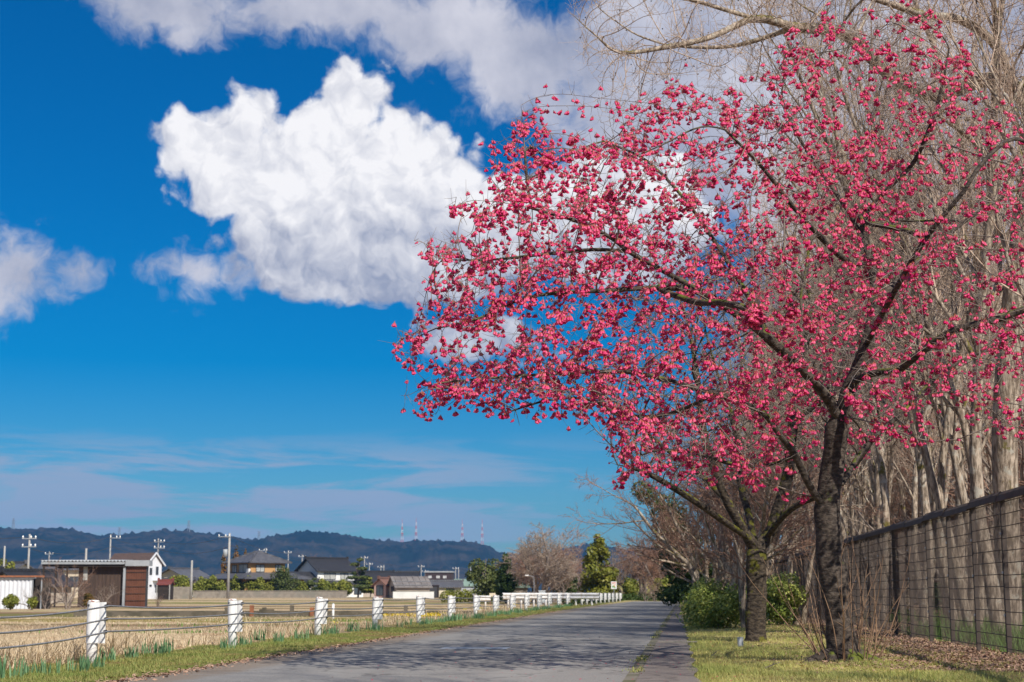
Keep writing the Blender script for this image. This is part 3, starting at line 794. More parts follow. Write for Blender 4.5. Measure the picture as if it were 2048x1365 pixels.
def hip_roof(parent, hx, hy, z0, rise, over, m, hxu=None, hyu=None, name='roof', thick=0.12, hips=True):
    ex = hx + over; ey = hy + over
    if hxu is None: hxu = max(0.02, hx - hy); hyu = 0.02
    A = [(-ex, -ey, z0), (ex, -ey, z0), (ex, ey, z0), (-ex, ey, z0)]
    B = [(-hxu, -hyu, z0 + rise), (hxu, -hyu, z0 + rise), (hxu, hyu, z0 + rise), (-hxu, hyu, z0 + rise)]
    V = A + [(x, y, z + thick) for x, y, z in A] + [(x, y, z + thick) for x, y, z in B]
    Fq = [(3, 2, 1, 0)] + [(k, (k + 1) % 4, 4 + (k + 1) % 4, 4 + k) for k in range(4)] + [(4 + k, 4 + (k + 1) % 4, 8 + (k + 1) % 4, 8 + k) for k in range(4)] + [(8, 9, 10, 11)]
    r = MB().add(V, Fq).build(name, m, parent)
    if hips:
        for k in range(4): MB().bar(Vector(V[4 + k]) + Vector((0, 0, 0.03)), Vector(V[8 + k]) + Vector((0, 0, 0.06)), 0.22, 0.2).build('hip_ridge', M['tile_grey'] if m != M['tile_black'] else m, r)
    return r
def gable_walls(parent, hx, hy, h, rise, m, z0=-0.3, name='wall'):
    V = [(-hx, -hy, z0), (hx, -hy, z0), (hx, hy, z0), (-hx, hy, z0), (-hx, -hy, h), (hx, -hy, h), (hx, hy, h), (-hx, hy, h), (-hx, 0, h + rise), (hx, 0, h + rise)]
    return MB().add(V, [(0, 1, 5, 4), (2, 3, 7, 6), (1, 2, 6, 9, 5), (3, 0, 4, 8, 7)]).build(name, m, parent)
def simple_house(name, label, px, Y, hx, hy, h, rise, rz, wall, roof, over=0.6, z=None, cat='house', wins=(), pane='glass'):
    z = float(hgt(gx_(px, Y), Y)) if z is None else z
    r = empty(name, (gx_(px, Y), Y, z), rz); tag(r, label, cat)
    gable_walls(r, hx, hy, h, rise, M[wall])
    gable_roof(r, hx, hy, h, rise, over, M[roof])
    for wv in wins: window(r, *wv, hx=hx, hy=hy, pane=pane)
    return r

# tan two-storey house with hipped grey tile roofs, its corner to the camera
Y = 250.0
h = empty('tan_house', (gx_(514, Y), Y, -0.05), R(43)); tag(h, 'two-storey tan house with grey hipped tile roofs behind clipped pines', 'house')
MB().box(-5.6, 5.3, -5.1, 5.2, -0.3, 2.75).build('wall', M['plaster_tan'], h)
hip_roof(h, 5.6, 5.2, 2.75, 1.05, 0.9, M['tile_grey'], 3.0, 2.7, 'lower_roof')
MB().box(-3.25, 3.15, -2.95, 2.95, 3.6, 5.25).build('upper_wall', M['plaster_tan'], h)
hip_roof(h, 3.25, 2.95, 5.25, 1.75, 0.75, M['tile_grey'], 0.25, 0.2, 'upper_roof')
for (fc, u, z, w, hh, hx, hy) in (('L', 0.9, 4.45, 2.4, 1.35, 3.25, 2.95), ('L', -1.6, 4.4, 1.3, 1.15, 3.25, 2.95), ('F', -1.5, 4.45, 1.6, 1.15, 3.25, 2.95),
                                  ('F', 1.9, 4.5, 1.2, 1.1, 3.25, 2.95), ('F', 0.8, 1.3, 2.2, 1.9, 5.6, 5.1), ('F', 3.9, 1.2, 1.6, 1.6, 5.6, 5.1), ('L', 1.5, 1.3, 3.2, 1.9, 5.6, 5.2)):
    window(h, fc, u, z, w, hh, hx, hy, pane='curtain' if z > 3 else 'glass')
MB().box(-3.62, -3.27, -2.9, -2.2, 3.75, 4.4).build('air_conditioner', M['ac_white'], h)

# white house with black tile roof, gable to the left
Y = 262.0
h = empty('white_house', (gx_(652, Y), Y, 0.0), R(40)); tag(h, 'white two-storey house with steep black tile gable roof', 'house')
gable_walls(h, 3.6, 2.9, 4.35, 1.75, M['plaster_white'])
gable_roof(h, 3.6, 2.9, 4.35, 1.75, 0.55, M['tile_black'])
for (fc, u, z, w, hh) in (('F', -1.2, 3.3, 2.2, 1.1), ('F', 1.6, 3.3, 1.5, 1.1), ('L', 0.3, 3.2, 1.0, 0.9)): window(h, fc, u, z, w, hh, 3.6, 2.9, pane='curtain')
MB().box(-3.4, -2.8, -3.3, -2.95, 2.55, 3.25).build('air_conditioner', M['ac_white'], h)
h2 = MB().box(-8.4, -3.7, -3.6, 1.4, -0.3, 2.2).build('annex_wall', M['plaster_white'], h)
V = [(-8.9, -4.1, 2.1), (-3.0, -4.1, 2.1), (-3.7, -1.1, 3.9), (-8.9, -1.1, 3.9), (-8.9, 1.9, 2.1), (-3.7, 1.9, 2.1)]
V += [(x, y, z + 0.14) for x, y, z in V]
MB().add(V, [(6, 7, 8, 9), (9, 8, 11, 10), (1, 0, 3, 2), (2, 3, 4, 5), (0, 1, 7, 6), (5, 4, 10, 11), (1, 2, 8, 7), (2, 5, 11, 8), (3, 0, 6, 9), (4, 3, 9, 10)]).build('annex_roof', M['tile_black'], h)
MB().add([(-8.45, -3.6, 2.2), (-8.45, 1.4, 2.2), (-8.45, -1.1, 3.75)], [(0, 2, 1)]).build('annex_gable', M['plaster_white'], h)
MB().box(-3.0, 4.4, -4.4, -2.91, -0.3, 2.0).build('porch_wall', M['plaster_white'], h)
V = [(-3.3, -5.0, 1.95), (4.8, -5.0, 1.95), (4.8, -2.905, 2.55), (-3.3, -2.905, 2.55)]; V += [(x, y, z + 0.1) for x, y, z in V]
MB().add(V, [(3, 2, 1, 0), (4, 5, 6, 7), (0, 1, 5, 4), (1, 2, 6, 5), (2, 3, 7, 6), (3, 0, 4, 7)]).build('porch_roof', M['tile_black'], h)
for u in (-1.6, 1.0, 3.3): window(h, 'F', u, 1.0, 1.5, 1.3, 3.6, 4.4)

simple_house('black_roofed_house', 'low house with black tile roof behind the tall garden pine', 744, 270, 3.4, 2.6, 2.6, 1.5, R(30), 'plaster_beige', 'tile_black', wins=(('F', 0.5, 1.6, 1.6, 1.0),))
simple_house('small_shed', 'small pale shed with rust red lean roof beside the garden pine', 768, 232, 1.1, 1.0, 1.9, 0.8, R(62), 'plaster_pink', 'roof_rust', over=0.35, cat='shed', wins=(('L', 0.0, 1.1, 1.2, 1.5),))
simple_house('far_tile_house', 'house with flat black roofline behind the grey metal shed', 785, 300, 4.5, 3.0, 3.2, 1.2, R(4), 'plaster_white', 'tile_black', wins=(('F', -1.0, 2.0, 1.6, 1.0),))
# grey metal roofed workshop
Y = 230.0
h = empty('workshop', (gx_(818, Y), Y, -0.05), R(20)); tag(h, 'grey workshop with long sloping metal roof behind the white wall', 'building')
gable_walls(h, 2.5, 2.1, 1.6, 1.35, M['plaster_beige'], name='wall')
gable_roof(h, 2.5, 2.1, 1.6, 1.35, 0.35, M['roof_metal'], thick=0.1, ridge_cap=False)
for k in range(6):
    x = -2.3 + k * 0.92
    MB().bar((x, -2.4, 1.52), (x, -0.06, 3.07), 0.09, 0.08).build('roof_seam', M['roof_metal'], h)
MB().bar((-2.8, -2.0, 1.80), (2.8, -2.0, 1.80), 0.25, 0.05).build('snow_guard', M['steel'], h)
MB().bar((-2.8, -1.2, 2.32), (2.8, -1.2, 2.32), 0.18, 0.05).build('snow_guard', M['steel'], h)
window(h, 'L', 0.3, 1.2, 1.6, 0.8, 2.5, 2.1)
# dark clad box building
Y = 290.0
h = empty('dark_building', (gx_(879, Y), Y, 0.0), R(-3)); tag(h, 'dark brown boxy two-storey building with flat roof and three windows', 'building')
MB().box(-2.45, 2.45, -2.2, 2.2, -0.3, 4.25).build('wall', M['dark_clad'], h)
MB().box(-2.6, 2.6, -2.35, 2.35, 4.252, 4.5).build('parapet', M['sheet_grey'], h)
for u in (-1.55, -0.05, 1.15): window(h, 'F', u, 3.45, 0.62, 0.42, 2.45, 2.2, 'sheet_white', 'curtain')
hh = simple_house('low_tile_house', 'low cream house with slate roof in front of the dark box building', 885, 262, 3.0, 2.0, 1.7, 0.8, R(5), 'plaster_cream', 'tile_grey', over=0.4, wins=(('F', 1.2, 0.9, 1.4, 1.0),))
h = empty('garden_shed', (gx_(865, 240), 240, -0.05), 0); tag(h, 'small black shed at the right end of the white wall', 'shed')
MB().box(-0.95, 0.95, -0.8, 0.8, -0.3, 1.75).build('wall', M['wood_dark'], h); MB().box(-1.05, 1.05, -0.9, 0.9, 1.752, 1.85).build('roof', M['dark_clad'], h)
MB().box(-0.7, 0.7, -0.83, -0.803, 0.0, 1.6).build('door', M['dark_steel'], h)
h = empty('long_building', (gx_(928, 330), 330, 0.0), R(2)); tag(h, 'long low building with pale green roof beside the evergreens', 'building')
gable_walls(h, 3.6, 3.0, 2.0, 0.7, M['sheet_grey']); gable_roof(h, 3.6, 3.0, 2.0, 1.3, 0.3, M['roof_green'], ridge_cap=False); window(h, 'F', 0.9, 1.1, 2.6, 0.7, 3.6, 3.0, 'sheet_white', 'curtain')
h = empty('green_hut', (gx_(1033, 150), 150, -0.1), R(12)); tag(h, 'tiny hut with pale green roof under the big bare tree', 'hut')
MB().box(-0.9, 0.9, -0.7, 0.7, -0.2, 1.35).build('wall', M['plaster_beige'], h); gable_roof(h, 0.9, 0.7, 1.35, 0.3, 0.25, M['roof_green'], thick=0.06, ridge_cap=False)

# cream gable houses
h = simple_house('cream_house', 'cream house with broad grey tile gable left of the concrete pole', 366, 300, 4.6, 3.6, 3.3, 1.75, R(72), 'plaster_cream', 'tile_grey', over=0.9, wins=(('L', -1.9, 2.4, 1.0, 1.0), ('L', 1.6, 2.3, 1.6, 0.8)))
MB().box(-4.72, -4.605, -3.6, 3.6, 3.2, 3.45).build('gable_band', M['tile_grey'], h)
h = simple_house('cream_outhouse', 'small white gabled outhouse with dark roof left of the tan house', 412, 285, 3.2, 1.9, 1.7, 1.3, R(68), 'plaster_white', 'tile_grey', over=0.5, wins=(('L', 0.4, 1.0, 0.9, 0.8),))
h = simple_house('red_roofed_shed', 'open shed with dull red roof beside the white house', 331, 200, 0.75, 1.2, 1.85, 0.35, 0, 'wood_dark', 'roof_red', over=0.15, cat='shed')
MB().box(-0.85, -0.75, -1.45, -1.35, -0.2, 1.85).box(0.75, 0.87, -1.45, -1.35, -0.2, 1.85).build('post', M['pole_concrete'], h)
# tall narrow white house
Y = 215.0
h = empty('white_gable_house', (gx_(277, Y), Y, -0.1), R(-25)); tag(h, 'white gabled house with brown roof rising behind the brown shed', 'house')
V = [(-4.0, -1.6, -0.3), (2.5, -1.6, -0.3), (2.5, 1.6, -0.3), (-4.0, 1.6, -0.3), (-4.0, -1.6, 4.6), (2.5, -1.6, 4.6), (2.5, 1.6, 4.6), (-4.0, 1.6, 4.6), (-4.0, 0, 5.95), (2.5, 0, 5.95)]
MB().add(V, [(0, 1, 5, 4), (2, 3, 7, 6), (1, 2, 6, 9, 5), (3, 0, 4, 8, 7)]).build('wall', M['sheet_white'], h)
r = empty('roof_frame', parent=h)
V = [(-4.3, -2.0, 4.28), (2.75, -2.0, 4.28), (2.75, 0, 5.98), (-4.3, 0, 5.98), (-4.3, 2.0, 4.28), (2.75, 2.0, 4.28)]; V += [(x, y, z + 0.12) for x, y, z in V]
bpy.data.objects.remove(r)
rf = MB().add(V, [(6, 7, 8, 9), (9, 8, 11, 10), (1, 0, 3, 2), (2, 3, 4, 5), (0, 1, 7, 6), (5, 4, 10, 11), (1, 2, 8, 7), (2, 5, 11, 8), (3, 0, 6, 9), (4, 3, 9, 10)]).build('roof', M['roof_brown'], h)
MB().bar((2.78, -2.05, 4.36), (2.78, 0.0, 6.08), 0.1, 0.2).bar((2.78, 2.05, 4.36), (2.78, 0.0, 6.08), 0.1, 0.2).build('barge_board', M['sheet_white'], rf)
for (u, z, w, hh) in ((-0.75, 3.6, 0.5, 0.9), (0.6, 3.7, 0.5, 1.1), (-0.7, 1.7, 0.45, 0.25), (0.6, 1.3, 0.5, 1.0)): window(h, 'Rr', u, z, w, hh, 2.5, 1.6, 'dark_steel')
MB().box(2.5, 3.3, -0.3, 1.6, 2.35, 2.45).build('canopy', M['sheet_white'], h)

# brown shed with lean-to carport on posts
Y = 118.0
h = empty('farm_shed', (gx_(222, Y), Y, float(hgt(gx_(222, Y), Y))), 0); tag(h, 'brown farm shed with ribbed shutter and open lean-to under a corrugated roof', 'shed')
def lx(px): return (px - 222) * sx(Y)
def lz(py): return gz_(py, Y) - h.location.z
MB().box(lx(156), lx(246), 0.0, 3.2, -0.3, lz(1131)).build('wall', M['board_brown'], h)
for k in range(12):
    x = lx(156) + 0.08 + k * (lx(246) - lx(156) - 0.2) / 11
    MB().box(x - 0.018, x + 0.018, -0.03, -0.002, -0.2, lz(1132)).build('batten', M['board_brown'], h)
MB().box(lx(165.5), lx(174), -0.06, -0.004, lz(1161), lz(1133)).build('window', M['curtain'], h)
d = MB().box(lx(253), lx(293), -0.3, 0.2, -0.25, lz(1133.5)).build('shutter', M['shutter_brown'], h)
for k in range(8): MB().box(lx(253) + 0.09 + k * 0.18, lx(253) + 0.13 + k * 0.18, -0.33, -0.302, -0.2, lz(1134)).build('rib', M['shutter_brown'], d)
for py in (1145, 1160, 1174, 1188, 1202): MB().box(lx(253.5), lx(292.5), -0.345, -0.332, lz(py) - 0.02, lz(py) + 0.02).build('rail', M['wood_dark'], d)
MB().box(lx(247.5), lx(252), -0.4, 0.3, -0.3, lz(1126)).build('corner_post', M['sheet_grey'], h)
MB().box(lx(293.2), lx(295), -0.34, 0.1, -0.3, lz(1133)).build('corner_post', M['dark_steel'], h)
MB().box(lx(252), lx(300), -0.55, 0.5, lz(1132.5), lz(1121)).build('eave_box', M['sheet_grey'], h)
# corrugated lean-to roof and its beam
nx = 160; xs = np.linspace(lx(84), lx(252), nx); V = []
for yy, zz in ((-0.65, lz(1122.5)), (3.0, lz(1119.5))):
    for th in (0.0, -0.02):
        V += [(x, yy, zz + 0.05 * math.cos((x - xs[0]) * 2 * math.pi / 0.26) + th) for x in xs]
i = np.arange(nx - 1)
F = np.concatenate([np.stack([i, i + 1, i + 1 + 2 * nx, i + 2 * nx], -1), np.stack([i + nx + 1, i + nx, i + 3 * nx, i + 3 * nx + 1], -1), np.stack([i + nx, i + nx + 1, i + 1, i], -1)])
obj('corrugated_roof', fast_mesh('corrugated_roof', V, F, M['sheet_grey']), h)
MB().box(lx(84.5), lx(251), -0.62, -0.54, lz(1129), lz(1124.6)).build('eave_beam', M['sheet_grey'], h)
MB().box(lx(86), lx(251), -0.5, -0.38, lz(1134), lz(1129.2)).build('beam', M['wood_dark'], h)
for px in (89, 113.5, 136): MB().box(lx(px) - 0.06, lx(px) + 0.06, -0.5, -0.38, -0.3, lz(1134.2)).build('post', M['wood_dark'], h)
MB().box(lx(86), lx(160), 2.9, 3.0, lz(1136), lz(1130)).build('back_beam', M['wood_dark'], h)
# white corrugated sheet store at the left edge
Y = 108.0
h = empty('white_store', (gx_(20, Y), Y, float(hgt(gx_(20, Y), Y))), R(6)); tag(h, 'white ribbed sheet-metal store with rusty roof edge at the left', 'shed')
z0 = h.location.z
nx = 70; xs = np.linspace(-1.7, 1.45, nx); V = []
for zz in (-0.3, gz_(1158, Y) - z0):
    V += [(x, 0.03 * (1 if (k // 3) % 2 else -1), zz) for k, x in enumerate(xs)]
i = np.arange(nx - 1)
obj('wall', fast_mesh('wall', V, np.stack([i, i + 1, i + 1 + nx, i + nx], -1), M['sheet_white']), h)
MB().box(-1.7, 1.45, 0.05, 2.4, -0.3, gz_(1158.5, Y) - z0).build('body', M['wood_dark'], h)
MB().box(-1.9, 1.6, -0.15, 2.6, gz_(1157.5, Y) - z0, gz_(1155, Y) - z0).build('roof', M['sheet_grey'], h)
MB().box(-1.95, 2.3, -0.22, -0.153, gz_(1154.8, Y) - z0, gz_(1151.5, Y) - z0).build('fascia', M['rust'], h)
MB().box(1.46, 1.52, -0.06, 0.04, -0.3, gz_(1158, Y) - z0).box(2.05, 2.12, -0.06, 0.04, -0.3, gz_(1154.8, Y) - z0).build('post', M['sheet_grey'], h)
MB().box(1.55, 2.3, 0.5, 2.4, -0.3, gz_(1155, Y) - z0).build('dark_bay', M['wood_dark'], h)
h = simple_house('old_tile_house', 'old house with curved black tile gable above the white store', 62, 150, 2.9, 2.3, 1.75, 1.15, R(55), 'plaster_beige', 'tile_black', over=0.5)
MB().box(-3.43, -3.4, -1.5, 1.5, 1.7, 1.85).build('gable_beam', M['wood_dark'], h)
simple_house('grey_roof_house', 'house with long plain grey tile roof above the lean-to', 138, 235, 3.6, 2.6, 4.2, 0.95, R(3), 'plaster_cream', 'tile_grey', over=0.5, wins=(('F', -1.0, 2.6, 1.6, 1.1), ('F', 1.4, 2.6, 1.6, 1.1)))
simple_house('slope_roof_house', 'house with grey slope roof at the far left edge', 10, 200, 3.8, 2.6, 3.1, 1.3, R(-40), 'plaster_white', 'tile_grey', over=0.5, wins=(('F', 0.8, 2.0, 1.4, 0.9),))
# walls in front of the houses
Y = 238.0
h = MB().box(gx_(386, Y), gx_(694, Y), Y - 0.1, Y + 0.1, -0.5, gz_(1182.5, Y)).build('block_wall', M['concrete']); tag(h, 'long low concrete block wall before the tan and white houses', 'wall')
MB().box(gx_(385, Y), gx_(695, Y), Y - 0.16, Y + 0.16, gz_(1182.4, Y), gz_(1181.4, Y)).build('coping', M['concrete'], h)
Y = 222.0
h = MB().box(gx_(786, Y), gx_(868, Y), Y - 0.08, Y + 0.08, -0.5, gz_(1183.5, Y)).build('white_wall', M['plaster_white']); tag(h, 'low bright white garden wall in front of the workshop', 'wall')
MB().box(gx_(785.4, Y), gx_(868.6, Y), Y - 0.12, Y + 0.12, gz_(1183.4, Y), gz_(1182.6, Y)).build('coping', M['concrete'], h)
Y = 215.0
h = MB().box(gx_(340, Y), gx_(384, Y), Y - 0.1, Y + 0.1, -0.5, gz_(1174, Y)).build('yard_wall', M['concrete']); tag(h, 'grey yard wall left of the lone concrete pole', 'wall')

# irrigation channel across the fields
Y = 74.0
h = empty('irrigation_channel', (gx_(600, Y), Y, -0.38)); tag(h, 'long concrete irrigation channel with low sluice posts across the field', 'channel')
def lx(px): return (px - 600) * sx(Y)
MB().box(lx(150), lx(1000), -0.08, 0.08, -0.2, 0.20).build('front_wall', M['concrete_dark'], h)
MB().box(lx(150), lx(1000), 0.7, 0.86, -0.2, 0.26).build('back_wall', M['concrete_dark'], h)
for k, px in enumerate((455, 505, 530, 585, 625, 812, 905)):
    MB().box(lx(px) - 0.09, lx(px) + 0.09, -0.14, 0.0, -0.1, 0.42 + 0.1 * (k % 2)).build('sluice_post', M['rust'] if k % 3 == 1 else M['concrete_dark'], h)
MB().box(lx(520), lx(550), -0.12, -0.085, 0.0, 0.34).build('sluice_gate', M['concrete_dark'], h)
h = MB().tube([(0, 0, -0.2), (0, 0, 0.62)], 0.05, 10).build('marker_post', M['white_paint'], None, (gx_(667, 66), 66, -0.36), smooth=True); tag(h, 'thin white marker post standing in the field right of the third fence post', 'post')
MB().tube([(0, 0, 0.621), (0, 0, 0.65)], [0.052, 0.03], 10).build('cap', M['sheet_grey'], h)

# sign by the lane, small boards, street lamp, cabinet
Y = 108.0; q = P(1228, 1196, Y)
h = empty('sign', (q[0], Y, 0.0)); tag(h, 'white notice sign on a thin post beyond the guard rail', 'sign')
MB().tube([(0, 0, -0.2), (0, 0.0, 1.0)], 0.025, 8).build('post', M['steel'], h)
bd = MB().box(-0.19, 0.19, -0.045, -0.027, gz_(1178.5, Y), gz_(1163.5, Y)).build('board', M['white_paint'], h)
zt = gz_(1165.5, Y)
MB().box(-0.15, 0.15, -0.050, -0.046, zt - 0.05, zt).build('lettering', M['sign_red'], bd)
MB().box(-0.12, -0.02, -0.050, -0.046, zt - 0.34, zt - 0.22).box(0.0, 0.1, -0.050, -0.046, zt - 0.38, zt - 0.28).build('picture', M['sign_green'], bd)
MB().box(-0.03, 0.07, -0.050, -0.046, zt - 0.27, zt - 0.2).box(0.02, 0.12, -0.050, -0.046, zt - 0.16, zt - 0.12).build('picture', M['sign_orange'], bd)
Y = 106.0
h = empty('field_sign', (gx_(985, Y), Y, -0.3)); tag(h, 'small cream board on legs behind the short guard rail', 'sign')
MB().box(-0.2, 0.2, -0.02, 0.02, 0.75, 0.98).build('board', M['plaster_cream'], h); MB().box(-0.16, -0.13, -0.01, 0.01, -0.1, 0.75).box(0.13, 0.16, -0.01, 0.01, -0.1, 0.75).build('leg', M['rust'], h)
Y = 112.0
h = empty('cabinet', (gx_(1084, Y), Y, 0.0)); tag(h, 'grey metal cabinet behind the guard rails', 'cabinet')
MB().box(-0.22, 0.22, -0.15, 0.15, 0.0, 0.8).build('body', M['plastic_grey'], h); MB().box(-0.25, 0.25, -0.18, 0.18, 0.802, 0.85).build('roof', M['sheet_white'], h)
Y = 135.0
h = empty('street_lamp', (gx_(1068, Y), Y, -0.1)); tag(h, 'street lamp reaching left from the big bare tree', 'lamp')
MB().tube([(0, 0, -0.2), (0, 0, 2.0), (-0.05, 0, 2.15), (-0.5, 0, 2.25)], 0.03, 6).build('pole', M['steel'], h)
MB().box(-0.75, -0.45, -0.08, 0.08, 2.2, 2.3).build('lamp_head', M['white_paint'], h)

# ------------------------------------------------------------------ utility poles and wires
def utility_pole(px, Y, ytop, ybase, label, arms=1, side=0, transformer=False, r=0.12, z0=None):
    x = gx_(px, Y); zt = gz_(ytop, Y); zb = z0 if z0 is not None else float(hgt(x, Y)) - 0.2
    h = empty('utility_pole', (x, Y, zb)); tag(h, label, 'utility pole', 'concrete utility poles among the houses')
    H = zt - zb
    MB().tube([(0, 0, 0), (0, 0, H)], [r * 1.25, r * 0.8], 8).build('pole', M['pole_concrete'], h, smooth=True)
    for k in range(arms):
        z = H - 0.5 - 0.9 * k; x0 = -0.8 + side * 0.7; x1 = 0.8 + side * 0.7
        cr = MB().box(x0, x1, -0.045 - r, 0.045 - r, z - 0.045, z + 0.045).build('crossarm', M['sheet_grey'], h)
        for u in (x0 + 0.1, (x0 + x1) / 2 + 0.2, x1 - 0.1): MB().tube([(u, -r, z + 0.062), (u, -r, z + 0.2), (u, -r, z + 0.32)], [0.07, 0.09, 0.04], 8).build('insulator', M['insulator'], cr)
    if transformer:
        MB().tube([(-0.5, -0.1, H - 3.2), (-0.5, -0.1, H - 2.2)], 0.3, 10).build('transformer', M['sheet_grey'], h, smooth=True)
    return (x, Y, zt)
UP = []
UP.append(utility_pole(54, 175, 1068, 0, 'utility pole rising behind the black tile gable at the left', 2))
UP.append(utility_pole(217, 230, 1069, 0, 'utility pole behind the left end of the brown roof', 1, 1))
UP.append(utility_pole(313, 235, 1077, 0, 'utility pole right behind the white gable house', 2, 0.3))
UP.append(utility_pole(456, 215, 1066, 0, 'tall utility pole with transformer left of the tan house', 1, -1, True, 0.17))
utility_pole(169, 140, 1097, 0, 'slim concrete pole standing through the lean-to view', 0, 0, False, 0.11)
utility_pole(5, 150, 1092, 0, 'slim concrete pole at the left picture edge', 0, 0, False, 0.10)
utility_pole(382, 205, 1121, 0, 'lone bare concrete pole left of the clipped pines', 0, 0, False, 0.15)
far = [(530, 300, 1096, 1, -0.8), (575, 330, 1101, 2, -0.2), (603, 345, 1109, 2, 0), (728, 350, 1112, 1, 0), (738, 380, 1125, 2, 0), (761, 380, 1131, 2, 0), (767, 380, 1130, 0, 0),
       (842, 390, 1130, 2, 0), (850, 400, 1140, 1, 0), (911, 420, 1134, 1, 0), (917, 420, 1135, 0, 0), (941, 400, 1133, 1, 0.4), (95, 300, 1103, 1, 0)]
nmz = ['just right of the tan house roof peak', 'between the tan house and the black roof, taller one', 'left of the black tile roof, shorter one', 'behind the tall garden pine', 'small and far behind the black roofed house',
       'far off above the workshop, left of a pair', 'far off above the workshop, bare right one of a pair', 'far off left of the dark box building', 'short and far, close left of the dark box building',
       'far off right of the dark box building, left of a pair', 'far off right of the dark box building, right of a pair', 'by the evergreens right of the dark building', 'small and far above the lean-to roof']
for (px, Y, yt, ar, sd), nm in zip(far, nmz):
    p3 = utility_pole(px, Y, yt, 0, 'utility pole ' + nm, min(ar, 1), sd, False, 0.10)
    if px in (575, 728, 842, 941): UP.append(p3)
PN = ['the pole by the black tile gable', 'the pole behind the brown roof', 'the pole behind the white gable house', 'the tall transformer pole', 'the pole right of the tan house', 'the pole behind the garden pine', 'the pole left of the dark building', 'the pole by the evergreens']
def power_line(a, b, sag, label):
    a = Vector(a); b = Vector(b); pts = []
    for k in range(13):
        u = k / 12; p = a.lerp(b, u); p.z -= sag * 4 * u * (1 - u); pts.append(p)
    o = MB().tube([p - a for p in pts], 0.028, 4).build('power_line', M['wire'], None, a); tag(o, label, 'power line', 'power lines strung between the poles')
for k in range(len(UP) - 1):
    for j, dzz in enumerate((-0.3, -1.7)):
        a = Vector(UP[k]) + Vector((0.4 * j, -0.15, dzz)); b_ = Vector(UP[k + 1]) + Vector((0.4 * j, -0.15, dzz))
        power_line(a, b_, 0.8, ('upper' if j == 0 else 'lower') + ' overhead line from ' + PN[k] + ' to the next pole')
power_line(Vector(UP[0]) + Vector((0, 0, -0.3)), Vector((UP[0][0] - 45, UP[0][1] - 5, UP[0][2] - 0.6)), 0.8, 'overhead line running out of the left picture edge')
power_line(Vector(UP[-1]) + Vector((0, 0, -0.4)), Vector((UP[-1][0] + 60, UP[-1][1] + 30, UP[-1][2] - 1)), 0.8, 'overhead line running right behind the far evergreens')

# ------------------------------------------------------------------ masts on the hills
def mast(px, ytop, ybase, Y, w, red, label):
    x = gx_(px, Y); zb = gz_(ybase, Y); zt = gz_(ytop, Y); h = empty('radio_mast' if red else 'pylon', (x, Y, zb - 12)); tag(h, label, 'mast' if red else 'pylon')
    H = zt - zb + 12; n = 7
    for k in range(n):
        z0 = H * k / n; z1 = H * (k + 1) / n; w0 = w * (1 - 0.8 * k / n); w1 = w * (1 - 0.8 * (k + 1) / n)
        b = MB()
        for (i, j) in ((-1, -1), (1, -1), (1, 1), (-1, 1)): b.bar((i * w0 / 2, j * w0 / 2, z0), (i * w1 / 2, j * w1 / 2, z1), 0.45)
        for (i, j, p, q) in ((-1, -1, 1, -1), (1, -1, 1, 1), (1, 1, -1, 1), (-1, 1, -1, -1)): b.bar((i * w0 / 2, j * w0 / 2, z0), (p * w1 / 2, q * w1 / 2, z1), 0.3)
        b.build('section', (M['red_white'] if k % 2 else M['mast_white']) if red else M['pylon'], h)
    if red:
        MB().bar((0, 0, H - 1), (0, 0, H + 8), 0.5).build('aerial', M['red_white'], h)
        MB().box(-2.2, 2.2, -2.2, 2.2, H * 0.55, H * 0.55 + 1.2).build('platform', M['red_white'], h)
    else:
        for k in (0.72, 0.84, 0.95): MB().bar((-w * 0.62, 0, H * k), (w * 0.62, 0, H * k), 0.5).build('crossarm', M['pylon'], h)
mast(803, 1046, 1080, 2980, 5, True, 'red and white radio mast, leftmost of four on the ridge')
mast(831, 1044, 1080, 2985, 5, True, 'tallest red and white radio mast, second of four on the ridge')
mast(924, 1047, 1081, 2985, 6, True, 'red and white radio mast, third of four on the ridge')
mast(964, 1047, 1083, 2985, 5, True, 'red and white radio mast, rightmost of four at the ridge end')
mast(20, 1036, 1054, 2990, 6, False, 'small grey pylon on the ridge at the left edge')
mast(234, 1054, 1068, 2990, 6, False, 'small grey pylon in the ridge saddle above the brown roof')
mast(373, 1040, 1061, 2990, 6, False, 'grey pylon on the hilltop right of the white house')
mast(515, 1062, 1079, 2990, 6, False, 'small grey pylon in the dip above the tan house')
